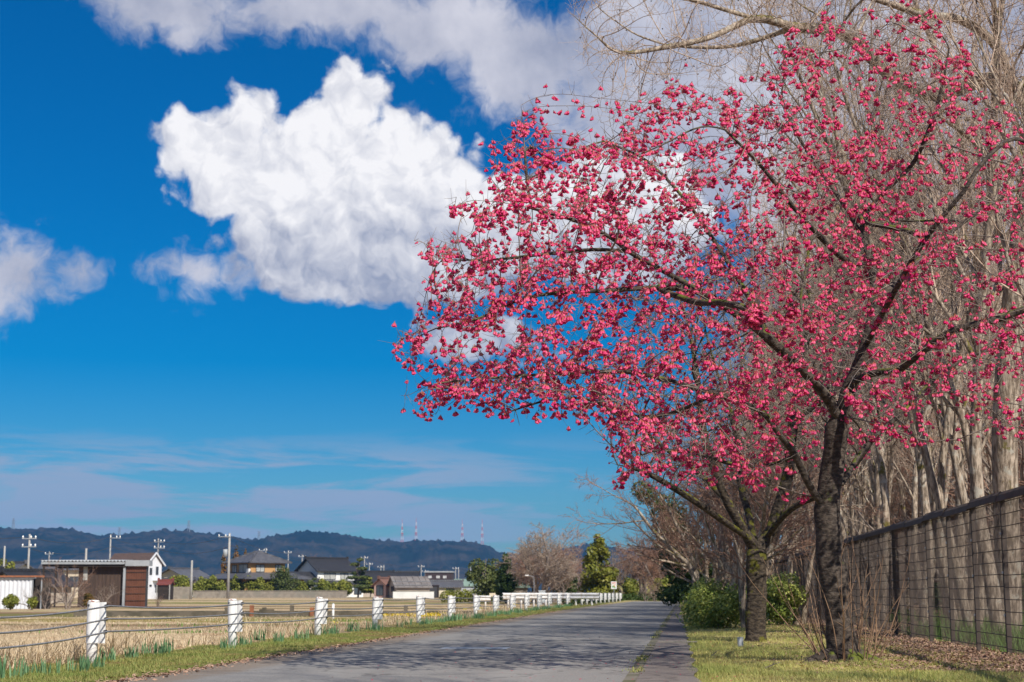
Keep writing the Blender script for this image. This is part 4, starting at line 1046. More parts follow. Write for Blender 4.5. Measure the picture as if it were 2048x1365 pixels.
# ------------------------------------------------------------------ tree tools
def tubes(chains, sides=4, seed=0):
    """chains: list of (pts (m,3), rad (m,)) -> V, F of tapered tubes"""
    by = {}
    for p, r in chains: by.setdefault(len(p), []).append((p, r))
    Vs = []; Fs = []; base = 0
    aa = np.arange(sides) * 2 * math.pi / sides
    for m, lst in by.items():
        if m < 2: continue
        Pn = np.array([p for p, r in lst]); Rd = np.array([r for p, r in lst])
        T = np.gradient(Pn, axis=1); T /= np.linalg.norm(T, axis=2, keepdims=True) + 1e-9
        mean = np.abs(Pn[:, -1] - Pn[:, 0]); ref = np.eye(3)[np.argmin(mean, axis=1)]
        A = np.cross(T, ref[:, None, :]); A /= np.linalg.norm(A, axis=2, keepdims=True) + 1e-9
        B = np.cross(T, A)
        V = Pn[:, :, None, :] + Rd[:, :, None, None] * (np.cos(aa)[None, None, :, None] * A[:, :, None, :] + np.sin(aa)[None, None, :, None] * B[:, :, None, :])
        n = len(lst); idx = np.arange(n * m * sides).reshape(n, m, sides) + base
        nx = np.roll(idx, -1, axis=2)
        F = np.stack([idx[:, :-1], nx[:, :-1], nx[:, 1:], idx[:, 1:]], -1).reshape(-1, 4)
        Vs.append(V.reshape(-1, 3)); Fs.append(F); base += n * m * sides
    return np.concatenate(Vs), np.concatenate(Fs)

def resample(pts, step):
    pts = np.asarray(pts, float)
    # smooth the polyline first (Catmull-Rom through the given points)
    if len(pts) > 2:
        q = np.vstack([2 * pts[0] - pts[1], pts, 2 * pts[-1] - pts[-2]]); out = []
        for i in range(1, len(q) - 2):
            for u in np.linspace(0, 1, 8, endpoint=False):
                a, b, c, d = q[i - 1], q[i], q[i + 1], q[i + 2]
                out.append(0.5 * (2 * b + (c - a) * u + (2 * a - 5 * b + 4 * c - d) * u * u + (3 * b - a - 3 * c + d) * u ** 3))
        out.append(pts[-1]); pts = np.array(out)
    d = np.concatenate([[0], np.cumsum(np.linalg.norm(np.diff(pts, axis=0), axis=1))])
    s = np.arange(0, d[-1] + 1e-6, step)
    return np.stack([np.interp(s, d, pts[:, j]) for j in range(3)], -1)

def colonise(limbs, att, step, kill, infl, rg, maxit=260, trop=(0, 0, 0), inertia=0.5, jit=0.12):
    pos = []; par = []
    for li, pts in enumerate(limbs):
        q = resample(pts, step)
        if li == 0:
            p0 = -1; st = 0
        else:
            dd = np.linalg.norm(np.array(pos) - q[0], axis=1); p0 = int(np.argmin(dd)); st = 1 if dd[p0] < step * 0.6 else 0
        for k in range(st, len(q)):
            pos.append(q[k]); par.append(p0); p0 = len(pos) - 1
    nman = len(pos)
    pos = list(pos); par = list(par)
    A = np.asarray(att, float); alive = np.ones(len(A), bool)
    near = np.full(len(A), -1); nd = np.full(len(A), 1e9)
    def upd(ids):
        Pn = np.array([pos[i] for i in ids])
        for c0 in range(0, len(ids), 400):
            blk = Pn[c0:c0 + 400]
            d = np.linalg.norm(A[:, None, :] - blk[None], axis=2) if len(blk) * len(A) < 3e6 else np.sqrt(((A[:, None, :] - blk[None]) ** 2).sum(2))
            j = d.argmin(1); dm = d[np.arange(len(A)), j]
            b = dm < nd; nd[b] = dm[b]; near[b] = np.array(ids)[c0 + j[b]]
    upd(list(range(nman)))
    dirs = {}
    trop = np.array(trop, float)
    for it in range(maxit):
        alive &= nd > kill
        act = alive & (nd < infl)
        if not act.any(): break
        ids = near[act]; vec = A[act] - np.array([pos[i] for i in ids]); vec /= np.linalg.norm(vec, axis=1)[:, None] + 1e-9
        uq, inv = np.unique(ids, return_inverse=True)
        S = np.zeros((len(uq), 3)); np.add.at(S, inv, vec)
        new = []
        for k, i in enumerate(uq):
            v = S[k]; v = v / (np.linalg.norm(v) + 1e-9)
            p = par[i]
            if p >= 0:
                dprev = pos[i] - pos[p]; v = v + inertia * dprev / (np.linalg.norm(dprev) + 1e-9)
            v = v + trop + rg.normal(0, jit, 3); v /= np.linalg.norm(v) + 1e-9
            pos.append(pos[i] + v * step); par.append(int(i)); new.append(len(pos) - 1)
        upd(new)
        if len(pos) > 30000: break
    return np.array(pos), np.array(par), nman

def finish_tree(pos, par, nman, r_tip, r_root, power=2.2, smooth=3, thin_after=None, thin_by=1.0):
    n = len(pos); ch = [[] for _ in range(n)]
    for i in range(n):
        if par[i] >= 0: ch[par[i]].append(i)
    rp = np.zeros(n)
    for i in range(n - 1, -1, -1):
        if not ch[i]: rp[i] = r_tip ** power
        if par[i] >= 0: pass
    acc = np.where([len(c) == 0 for c in ch], r_tip ** power, 0.0)
    order = np.argsort([-i for i in range(n)])
    for i in range(n - 1, -1, -1):
        if par[i] >= 0: acc[par[i]] += acc[i]
    r = acc ** (1 / power)
    k = math.log(r_root / r_tip) / math.log(max(r[0] / r_tip, 1.01))
    r = r_tip * (r / r_tip) ** k
    if thin_after: r[thin_after:] = np.maximum(r_tip, r[thin_after:] * thin_by)
    p2 = pos.copy()
    for _ in range(smooth):
        q = p2.copy()
        for i in range(nman, n):
            if par[i] >= 0 and ch[i]:
                q[i] = 0.5 * p2[i] + 0.25 * p2[par[i]] + 0.25 * p2[max(ch[i], key=lambda c: r[c])]
        p2 = q
    chains = []; stack = [(0, -1)]
    while stack:
        i, p = stack.pop()
        c = [] if p < 0 else [p]
        cur = i
        while True:
            c.append(cur)
            if not ch[cur]: break
            nxt = max(ch[cur], key=lambda q: r[q])
            for o_ in ch[cur]:
                if o_ != nxt: stack.append((o_, cur))
            cur = nxt
        rr = r[c].copy()
        if p >= 0: rr[0] = rr[1] if len(rr) > 1 else rr[0]
        chains.append((p2[c], rr))
    return p2, r, chains, ch

def split_chains(chains, thr):
    big = []; small = []
    for p, r in chains:
        (big if r.max() > thr else small).append((p, r))
    return big, small

def in_poly(px, py, poly):
    poly = np.asarray(poly, float); x = np.asarray(px); y = np.asarray(py); c = np.zeros(len(x), bool)
    j = len(poly) - 1
    for i in range(len(poly)):
        xi, yi = poly[i]; xj, yj = poly[j]
        c ^= ((yi > y) != (yj > y)) & (x < (xj - xi) * (y - yi) / (yj - yi + 1e-12) + xi)
        j = i
    return c
def crown_points(poly, n, ymid, half, rg, cx, cy, rx, ry, thin=0.5, shift=0.0):
    poly = np.asarray(poly, float); lo = poly.min(0); hi = poly.max(0); out = []
    while len(out) < n:
        q = rg.uniform(lo, hi, (4000, 2)); q = q[in_poly(q[:, 0], q[:, 1], poly)]
        for px, py in q:
            d = min(1.0, ((px - cx) / rx) ** 2 + ((py - cy) / ry) ** 2)
            hd = half * math.sqrt(max(0.0, 1 - d)) + thin
            out.append(P(px, py, ymid - shift * min(1.0, max(0.0, (1500 - px) / 550.0)) + rg.uniform(-hd, hd)))
            if len(out) >= n: break
    return np.array(out)

# blossom: a hanging bunch of pink bells
def bunch(rg, nb=4):
    V = []; F3 = []; mi = []; var = []
    for k in range(nb):
        a = 2 * math.pi * (k + rg.uniform(-0.3, 0.3)) / nb; sp = rg.uniform(0.25, 0.75)
        d = np.array([math.cos(a) * sp, math.sin(a) * sp, -1.0]); d /= np.linalg.norm(d)
        L = rg.uniform(0.012, 0.026); o = d * L
        ax = np.array([math.cos(a) * sp * 0.5, math.sin(a) * sp * 0.5, -1.0]); ax /= np.linalg.norm(ax)
        r = np.cross(ax, (0.3, 1, 0.1)); r /= np.linalg.norm(r); u = np.cross(ax, r)
        s = rg.uniform(0.85, 1.2); vv = rg.uniform()
        b = len(V)
        V += [r * 0.0018, -r * 0.0018, o - r * 0.0018, o + r * 0.0018]
        F3.append((b, b + 1, b + 2, b + 3)); mi.append(1)
        var += [vv] * 4
        b = len(V)
        for (zz, rr) in ((0.0, 0.0042), (0.010, 0.0100), (0.032, 0.0145)):
            for i in range(4):
                t = 2 * math.pi * i / 4 + (0.6 if zz > 0.03 else 0)
                V.append(o + ax * zz * s * (1 + (rg.uniform(-0.1, 0.1) if zz > 0.03 else 0)) + (r * math.cos(t) + u * math.sin(t)) * rr * s)
                var.append(min(1, max(0, vv + rg.uniform(-0.2, 0.2))))
        for q in range(2):
            for i in range(4):
                j = (i + 1) % 4; F3.append((b + q * 4 + i, b + q * 4 + j, b + q * 4 + 4 + j, b + q * 4 + 4 + i)); mi.append(1 if q == 0 else 0)
    return np.array(V), np.array(F3), np.array(mi), np.array(var)
rb = np.random.default_rng(3)
BUN = [bunch(rb, k) for k in (3, 4, 5, 4, 3, 2)]
BUN_ME = [fast_mesh('blossom_cluster', v, f, [M['petal'], M['calyx']], mi, attr={'var': va}) for v, f, mi, va in BUN]
def blossom_mesh(name, pts, rg, scale=1.0):
    Vs = []; Fs = []; Ms = []; As = []; base = 0
    which = rg.integers(0, len(BUN), len(pts))
    for w, (v, f, mi, va) in enumerate(BUN):
        p = pts[which == w]; n = len(p)
        if not n: continue
        th = rg.uniform(0, 2 * math.pi, n); tx = rg.normal(0, 0.3, n); ty = rg.normal(0, 0.3, n); s = rg.uniform(0.68, 1.12, n) * scale
        c, s_ = np.cos(th), np.sin(th)
        X = v[None, :, 0] * c[:, None] - v[None, :, 1] * s_[:, None]; Yv = v[None, :, 0] * s_[:, None] + v[None, :, 1] * c[:, None]; Z = np.repeat(v[None, :, 2], n, 0)
        X = X + Z * tx[:, None]; Yv = Yv + Z * ty[:, None]
        W = np.stack([X, Yv, Z], -1) * s[:, None, None] + p[:, None, :]
        Vs.append(W.reshape(-1, 3)); Fs.append((f[None] + (np.arange(n) * len(v))[:, None, None]).reshape(-1, 4) + base)
        Ms.append(np.tile(mi, n)); As.append(np.clip(va[None, :] * 0.6 + 0.2 + rg.normal(0, 0.3, n)[:, None], 0, 1).ravel()); base += n * len(v)
    return fast_mesh(name, np.concatenate(Vs), np.concatenate(Fs), [M['petal'], M['calyx']], np.concatenate(Ms), attr={'var': np.concatenate(As)})

def lumpy_trunk(chain_pts, radii, sides, name, m, parent, rg, amp=0.12, flare=None):
    """thick tube with an uneven surface for the visible lower trunk"""
    Pn = np.asarray(chain_pts); n = len(Pn)
    T = np.gradient(Pn, axis=0); T /= np.linalg.norm(T, axis=1)[:, None]
    A = np.cross(T, (0, 1.0, 0.02)); A /= np.linalg.norm(A, axis=1)[:, None]; B = np.cross(T, A)
    aa = np.arange(sides) * 2 * math.pi / sides
    rr = np.asarray(radii)[:, None] * (1 + amp * (vnoise(np.repeat(aa[None] * 1.6, n, 0) + 50, np.repeat((np.arange(n) * 0.45)[:, None], sides, 1) + 20, 5) - 0.5) * 2)
    rr *= 1 + 0.5 * amp * np.sin(aa * 3 + 1.0)[None]
    V = Pn[:, None, :] + rr[..., None] * (np.cos(aa)[None, :, None] * A[:, None, :] + np.sin(aa)[None, :, None] * B[:, None, :])
    i = np.arange(n * sides).reshape(n, sides); nx = np.roll(i, -1, 1)
    F = np.stack([i[:-1], nx[:-1], nx[1:], i[1:]], -1).reshape(-1, 4)
    return V.reshape(-1, 3), F

def spurs(pos, r, par, rg, rmax, n, l0, l1, up=0.25):
    ids = np.where((r < rmax) & (par >= 0))[0]
    ids = rg.choice(ids, n, replace=True); out = []
    d = pos[ids] - pos[par[ids]]; d /= np.linalg.norm(d, axis=1)[:, None] + 1e-9
    v = rg.normal(0, 1, (n, 3)); v -= d * (v * d).sum(1)[:, None] * 0.6; v[:, 2] += up * 2; v /= np.linalg.norm(v, axis=1)[:, None]
    L = rg.uniform(l0, l1, n)
    for k in range(n):
        p0 = pos[ids[k]]; b = rg.normal(0, 0.25, 3)
        p1 = p0 + v[k] * L[k] * 0.5; p2 = p1 + (v[k] + b * 0.6 + (0, 0, 0.1)) * L[k] * 0.5
        rr = min(r[ids[k]] * 0.75, 0.0042)
        out.append((np.array([p0, p1, p2]), np.array([rr, rr * 0.8, rr * 0.5])))
    return out

# ------------------------------------------------------------------ the cherry in bloom
rg = np.random.default_rng(21)
TY = 16.1
def L(*pts): return [P(px, py, TY + dy) for px, py, dy in pts]
trunk1 = L((1692, 1338, 0), (1686, 1290, 0), (1672, 1200, 0.02), (1660, 1090, 0.05), (1657, 1010, 0.05), (1668, 920, 0.05), (1678, 840, 0.0))
limbs = [trunk1,
    L((1678, 840, 0), (1704, 765, -0.05), (1733, 690, -0.1), (1748, 610, 0.0), (1742, 526, 0.15), (1719, 465, 0.3), (1697, 425, 0.4), (1660, 370, 0.5), (1600, 280, 0.6), (1560, 200, 0.7)),
    L((1719, 465, 0.3), (1740, 420, 0.2), (1780, 374, 0.1), (1822, 333, 0.0), (1850, 280, -0.2), (1880, 190, -0.4), (1900, 90, -0.5)),
    L((1648, 1015, 0.05), (1621, 975, -0.1), (1590, 912, -0.25), (1558, 868, -0.4), (1526, 827, -0.5), (1479, 804, -0.7), (1432, 789, -0.9), (1350, 765, -1.2), (1260, 745, -1.4), (1160, 745, -1.6), (1050, 752, -1.8), (940, 760, -1.9), (850, 770, -2.0)),
    L((1678, 840, 0), (1650, 790, -0.2), (1600, 735, -0.5), (1540, 680, -0.7), (1480, 632, -0.8), (1400, 583, -1.0), (1308, 532, -1.1), (1257, 503, -1.2), (1212, 470, -1.3), (1147, 441, -1.3), (1102, 428, -1.3), (1063, 417, -1.3), (1000, 405, -1.3), (930, 400, -1.3)),
    L((1400, 583, -1.0), (1340, 575, -1.3), (1205, 582, -1.6), (1102, 588, -1.7), (1034, 602, -1.8), (950, 640, -1.9), (860, 660, -1.9)),
    L((1257, 503, -1.2), (1180, 500, -1.0), (1080, 510, -0.9), (980, 520, -0.9), (880, 520, -0.9)),
    L((1063, 417, -1.3), (1055, 370, -1.3), (1050, 310, -1.3), (1045, 240, -1.3), (1040, 195, -1.3)),
    L((1540, 680, -0.7), (1500, 600, 0.2), (1440, 500, 0.8), (1370, 400, 1.1), (1290, 320, 1.2), (1200, 280, 1.2)),
    L((1704, 765, -0.05), (1748, 747, -0.5), (1795, 741, -0.8), (1830, 715, -1.0), (1900, 665, -1.3), (1990, 640, -1.5), (2100, 600, -1.6)),
    L((1686, 968, 0.05), (1716, 915, 0.5), (1761, 864, 0.9), (1814, 817, 1.2), (1887, 744, 1.6), (1990, 690, 1.9)),
    L((1672, 830, 0.05), (1716, 839, -0.3), (1764, 852, -0.6), (1843, 880, -1.0), (1920, 880, -1.2)),
    L((1748, 610, 0.0), (1820, 540, 0.6), (1920, 450, 1.0), (2030, 380, 1.2)),
    L((1742, 526, 0.15), (1690, 520, -0.9), (1600, 430, -1.6), (1520, 330, -2.0), (1450, 260, -2.2)),
    L((1733, 690, -0.1), (1780, 600, -1.2), (1850, 480, -1.9), (1930, 380, -2.2)),
    L((1590, 912, -0.25), (1540, 930, 0.2), (1470, 930, 0.5), (1400, 910, 0.7), (1320, 900, 0.8), (1260, 920, 0.8)),
    L((1642, 1000, 0.05), (1560, 975, -0.2), (1510, 950, -0.4), (1450, 860, -0.5), (1420, 830, -0.5)),
    L((1432, 789, -0.9), (1330, 830, -0.6), (1240, 828, -0.5), (1180, 800, -0.5), (1100, 800, -0.6), (1000, 830, -0.8))]
poly1 = [(1040, 190), (1052, 270), (1100, 290), (1145, 250), (1180, 290), (1240, 255), (1300, 190), (1350, 150), (1420, 170), (1480, 160), (1540, 120), (1600, 30), (1680, -20), (1820, -40), (1900, 40), (1950, 60), (1960, 170), (2030, 200), (2200, 300), (2330, 500),
         (2330, 760), (2150, 900), (1980, 880), (1900, 790), (1800, 850), (1700, 800), (1640, 870), (1580, 950), (1480, 990), (1400, 960), (1300, 960), (1225, 950), (1260, 880), (1200, 860), (1130, 830), (1060, 850), (1000, 800), (890, 850), (800, 785),
         (880, 750), (780, 725), (800, 665), (900, 640), (840, 600), (880, 560), (815, 495), (900, 520), (850, 480), (930, 440), (890, 390), (985, 400), (970, 340), (1040, 370), (955, 260), (1020, 300)]
att = crown_points(poly1, 6200, TY - 0.3, 2.7, rg, 1560, 560, 800, 560, 0.5, 1.0)
# leave room under the crown for the trunk, and thin out the right side
kp = rg.uniform(size=len(att)) < np.where(att[:, 0] > 3.2, 0.72, 1.0)
att = att[kp]
pos1, par1, nm1 = colonise(limbs, att, 0.095, 0.135, 1.6, rg, trop=(0, 0, 0.03), inertia=0.9, jit=0.12)
pos1, r1, ch1, kids1 = finish_tree(pos1, par1, nm1, 0.0030, 0.128, 2.3, thin_after=len(resample(trunk1, 0.095)), thin_by=0.76)
cherry = empty('cherry_tree', (trunk1[0][0], trunk1[0][1], 0.0)); tag(cherry, 'large blossoming cherry tree with deep pink bells leaning over the lane', 'tree')
co = np.array(cherry.location)
big, small = split_chains(ch1, 0.011)
# the trunk chain gets an uneven surface and a root flare
tc_p, tc_r = big[0]
tz = tc_p[:, 2]
fl = 1 + 1.45 * np.exp(-np.clip(tz, 0, 9) / 0.13) + 0.12 * np.exp(-((tz - 0.95) / 0.25) ** 2)
Vt, Ft = lumpy_trunk(np.vstack([tc_p[0] - (0, 0, 0.15), tc_p]), np.concatenate([[tc_r[0] * 2.7], tc_r * fl]), 16, 'trunk', M['bark_cherry'], cherry, rg, 0.13)
V2, F2 = tubes(big[1:], 8)
obj('trunk', fast_mesh('trunk', np.concatenate([Vt, V2]) - co, np.concatenate([Ft, F2 + len(Vt)]), M['bark_cherry'], smooth=True), cherry)
sp = spurs(pos1, r1, par1, rg, 0.012, 12000, 0.04, 0.20, 0.12)
V, F = tubes(small + sp, 3)
obj('crown', fast_mesh('crown', V - co, F, M['bark_twig']), cherry)
# blossoms along the thin wood
thin = np.where(r1 < 0.0105)[0]
w = np.where(pos1[thin, 0] < 1.2, 1.0, 0.72) * np.where(pos1[thin, 0] > 3.4, 0.8, 1.0)
s1 = np.repeat(pos1[rg.choice(thin, 4000, p=w / w.sum())], 3, 0)
s1 = s1[rg.uniform(size=len(s1)) < 0.88]; s1 = s1 + np.clip(rg.normal(0, 0.028, s1.shape), -0.05, 0.05) + (0, 0, -0.008)
spt = np.array([c_[0][rg.integers(1, 3)] for c_ in sp]); wk = rg.uniform(size=len(spt)) < np.where(spt[:, 0] < 1.2, 0.42, 0.26)
sites = np.concatenate([s1, spt[wk] + rg.normal(0, 0.012, (wk.sum(), 3))])
order = np.argsort(sites[:, 1] + rg.normal(0, 0.3, len(sites)))
near = sites[order[:300]]; rest = sites[order[300:]]
for k, p in enumerate(near):
    q = obj('blossom_cluster', BUN_ME[k % len(BUN_ME)], cherry, p - co, rg.uniform(0, 6.28)); s = rg.uniform(0.72, 1.12); q.scale = (s, s, s)
bl = obj('blossoms', blossom_mesh('blossoms', rest - co, rg), cherry); bl['kind'] = 'stuff'; bl['label'] = 'hanging deep pink bell blossoms'
# stump burr and roots at the foot
V, F = [], []
rt = MB()
for (a, ln, r0) in ((200, 0.75, 0.075), (165, 0.45, 0.06), (330, 0.55, 0.07), (20, 0.45, 0.06), (265, 0.40, 0.08), (90, 0.4, 0.06), (300, 0.35, 0.07)):
    ca, sa = math.cos(R(a)), math.sin(R(a)); pts = []
    for u in np.linspace(0, 1, 6): pts.append((ca * (0.08 + ln * u), sa * (0.08 + ln * u), 0.16 * (1 - u) ** 2.0 + 0.02 - 0.05 * u + 0.015 * math.sin(9 * u + a)))
    rt.tube(pts, [r0 * (1 - 0.75 * u) for u in np.linspace(0, 1, 6)], 7)
rt.build('root', M['bark_cherry'], cherry, smooth=True)
for k in range(9):
    a = rg.uniform(0, 6.28); d_ = rg.uniform(0.14, 0.27); s = rg.uniform(0.05, 0.09)
    pts = [(math.cos(a) * d_, math.sin(a) * d_, -0.03), (math.cos(a) * d_, math.sin(a) * d_, s * 0.8), (math.cos(a) * d_ * 0.98, math.sin(a) * d_, s * 1.6), (math.cos(a) * d_ * 0.9, math.sin(a) * d_ * 0.9, s * 2.2)]
    MB().tube(pts, [s * 1.2, s * 1.1, s * 0.8, s * 0.3], 7).build('burr', M['bark_cherry'], cherry, smooth=True)
for k in range(46):
    a = rg.uniform(0, 2 * math.pi); d_ = rg.uniform(0.12, 0.30); Ls = rg.uniform(0.5, 1.35); out = rg.uniform(0.05, 0.55) if k % 5 else rg.uniform(0.7, 1.1)
    ca, sa = math.cos(a), math.sin(a); pts = []; x, y_, z = ca * d_, sa * d_, 0.03; vx, vy, vz = ca * out, sa * out, 1.0
    for s in range(8):
        pts.append((x, y_, z)); n_ = math.sqrt(vx * vx + vy * vy + vz * vz); st = Ls / 7
        x += vx / n_ * st; y_ += vy / n_ * st; z += vz / n_ * st; vx += rg.normal(0, 0.09); vy += rg.normal(0, 0.09); vz += 0.03
    q = MB().tube(pts, [0.0075 * (1 - 0.75 * s / 7) for s in range(8)], 5)
    for s in range(2, 7):
        if rg.uniform() < 0.6:
            e = Vector(pts[s]) + Vector((rg.normal(0, 0.05), rg.normal(0, 0.05), rg.uniform(0.02, 0.16))); q.tube([pts[s], e], [0.003, 0.0012], 4)
    q.build('shoot', M['shoot'], cherry)

# ------------------------------------------------------------------ second, mossy cherry behind it
rg = np.random.default_rng(5)
T2 = 22.9
def L2(*pts): return [P(px, py, T2 + dy) for px, py, dy in pts]
tr2 = L2((1512, 1293, 0), (1512, 1240, 0), (1514, 1180, 0), (1512, 1140, 0), (1514, 1105, 0))
limbs2 = [tr2,
    L2((1514, 1105, 0), (1490, 1065, -0.1), (1455, 1005, -0.2), (1425, 930, -0.3), (1405, 850, -0.4), (1395, 760, -0.3), (1380, 660, 0)),
    L2((1514, 1105, 0), (1540, 1065, 0.1), (1560, 1010, 0.2), (1578, 940, 0.3), (1585, 860, 0.4), (1600, 740, 0.6), (1620, 640, 0.8)),
    L2((1530, 1080, 0.05), (1565, 1035, -0.3), (1600, 1008, -0.6), (1650, 985, -0.9), (1710, 930, -1.2), (1760, 860, -1.4)),
    L2((1495, 1075, -0.1), (1450, 1045, -0.5), (1400, 1010, -0.9), (1345, 975, -1.2), (1290, 945, -1.4), (1235, 930, -1.5)),
    L2((1455, 1005, -0.2), (1400, 950, 0.3), (1340, 905, 0.6), (1270, 850, 0.8), (1210, 820, 0.9)),
    L2((1514, 1105, 0), (1500, 1040, 0.6), (1480, 960, 1.3), (1470, 860, 1.8), (1440, 760, 2.0))]
poly2 = [(1225, 955), (1190, 850), (1170, 790), (1230, 700), (1300, 560), (1420, 480), (1600, 460), (1750, 560), (1810, 760), (1790, 900), (1680, 960), (1560, 900), (1450, 960), (1380, 990), (1300, 975)]
att = crown_points(poly2, 2600, T2, 3.0, rg, 1480, 740, 380, 300, 0.5)
pos2, par2, nm2 = colonise(limbs2, att, 0.12, 0.19, 2.0, rg, trop=(0, 0, 0.03), inertia=0.9)
pos2, r2, ch2, _ = finish_tree(pos2, par2, nm2, 0.0034, 0.145, 2.3)
ct2 = empty('cherry_tree', (tr2[0][0], tr2[0][1], 0.0)); tag(ct2, 'mossy cherry tree with forked trunk and sparser blossom beside the bush', 'tree')
co = np.array(ct2.location); big, small = split_chains(ch2, 0.013)
tc_p, tc_r = big[0]; tz = tc_p[:, 2]
Vt, Ft = lumpy_trunk(np.vstack([tc_p[0] - (0, 0, 0.15), tc_p]), np.concatenate([[tc_r[0] * 1.6], tc_r * (1 + 0.45 * np.exp(-np.clip(tz, 0, 9) / 0.10))]), 16, 'trunk', M['bark_mossy'], ct2, rg, 0.16)
V2, F2 = tubes(big[1:], 9)
obj('trunk', fast_mesh('trunk', np.concatenate([Vt, V2]) - co, np.concatenate([Ft, F2 + len(Vt)]), M['bark_mossy'], smooth=True), ct2)
sp2 = spurs(pos2, r2, par2, rg, 0.012, 3000, 0.06, 0.35)
V, F = tubes(small + sp2, 4)
obj('crown', fast_mesh('crown', V - co, F, M['bark_twig']), ct2)
thin = np.where(r2 < 0.010)[0]
st2 = np.concatenate([pos2[rg.choice(thin, 1100)] + rg.normal(0, 0.02, (1100, 3)), np.array([c_[0][2] for c_ in sp2])[:500]])
bl = obj('blossoms', blossom_mesh('blossoms', st2 - co, rg), ct2); bl['kind'] = 'stuff'

# ------------------------------------------------------------------ tall tree whose limbs arch over at the top
rg = np.random.default_rng(8)
T3 = 23.0
def L3(*pts): return [P(px, py, T3 + dy) for px, py, dy in pts]
tr3 = L3((2020, 1300, 1.0), (2015, 1100, 1.0), (2010, 850, 0.8), (2030, 600, 0.6), (2060, 380, 0.4), (2075, 200, 0.2))
limbs3 = [tr3,
    L3((2070, 260, 0.2), (2030, 180, 0), (1990, 90, -0.4), (1920, 40, -0.8), (1850, 30, -1.2), (1780, 8, -1.5), (1690, -20, -1.7)),
    L3((2075, 200, 0.2), (1980, 160, 1.0), (1870, 190, 1.6), (1780, 150, 2.0), (1690, 70, 1.8), (1590, 55, 1.4), (1510, 38, 1.0), (1420, 75, 0.6), (1330, 95, 0.3), (1240, 105, 0.0), (1190, 70, -0.2), (1140, 25, -0.3)),
    L3((1510, 38, 1.0), (1450, 20, 0.8), (1380, 0, 0.5), (1300, -10, 0.2), (1220, -30, 0)),
    L3((1590, 55, 1.4), (1480, 90, 1.6), (1400, 95, 1.6), (1330, 90, 1.6)),
    L3((2075, 200, 0.2), (2090, 60, -0.2), (2080, -120, -0.4), (2000, -260, -0.6)),
    L3((2060, 380, 0.4), (2000, 330, 0.0), (1930, 270, -0.5), (1860, 220, -1.0))]
poly3 = [(1125, 5), (1150, 70), (1180, 160), (1190, 260), (1230, 300), (1290, 240), (1330, 180), (1500, 170), (1700, 220), (1950, 330), (2250, 350), (2300, -100), (2150, -350), (1700, -220), (1300, -120)]
att = crown_points(poly3, 3600, T3 + 0.3, 2.2, rg, 1750, 0, 650, 320, 0.7)
pos3, par3, nm3 = colonise(limbs3, att, 0.12, 0.17, 2.2, rg, trop=(0, 0, 0.02), inertia=0.8, jit=0.16)
pos3, r3, ch3, _ = finish_tree(pos3, par3, nm3, 0.0032, 0.20, 2.3)
ot = empty('overhanging_tree', (tr3[0][0], tr3[0][1], 0.0)); tag(ot, 'tall bare tree whose long limbs arch left above the cherry blossom', 'tree')
co = np.array(ot.location); big, small = split_chains(ch3, 0.014)
V, F = tubes(big, 8); obj('trunk', fast_mesh('trunk', V - co, F, M['bark_pale'], smooth=True), ot)
sp3 = spurs(pos3, r3, par3, rg, 0.010, 9000, 0.08, 0.40)
V, F = tubes(small + sp3, 3); obj('crown', fast_mesh('crown', V - co, F, M['twig_pale']), ot)
# small black seed heads on its twigs
sd = np.array([c_[0][2] for c_ in sp3])[:420]
V0 = np.array([(1, 0, 0), (-1, 0, 0), (0, 1, 0), (0, -1, 0), (0, 0, 1.2), (0, 0, -1.2)]) * 0.012; F0 = np.array([(0, 2, 4), (2, 1, 4), (1, 3, 4), (3, 0, 4), (2, 0, 5), (1, 2, 5), (3, 1, 5), (0, 3, 5)])
q = obj('seed_heads', fast_mesh('seed_heads', (V0[None] + sd[:, None, :]).reshape(-1, 3) - co, (F0[None] + (np.arange(len(sd)) * 6)[:, None, None]).reshape(-1, 3), M['wood_dark']), ot); q['kind'] = 'stuff'

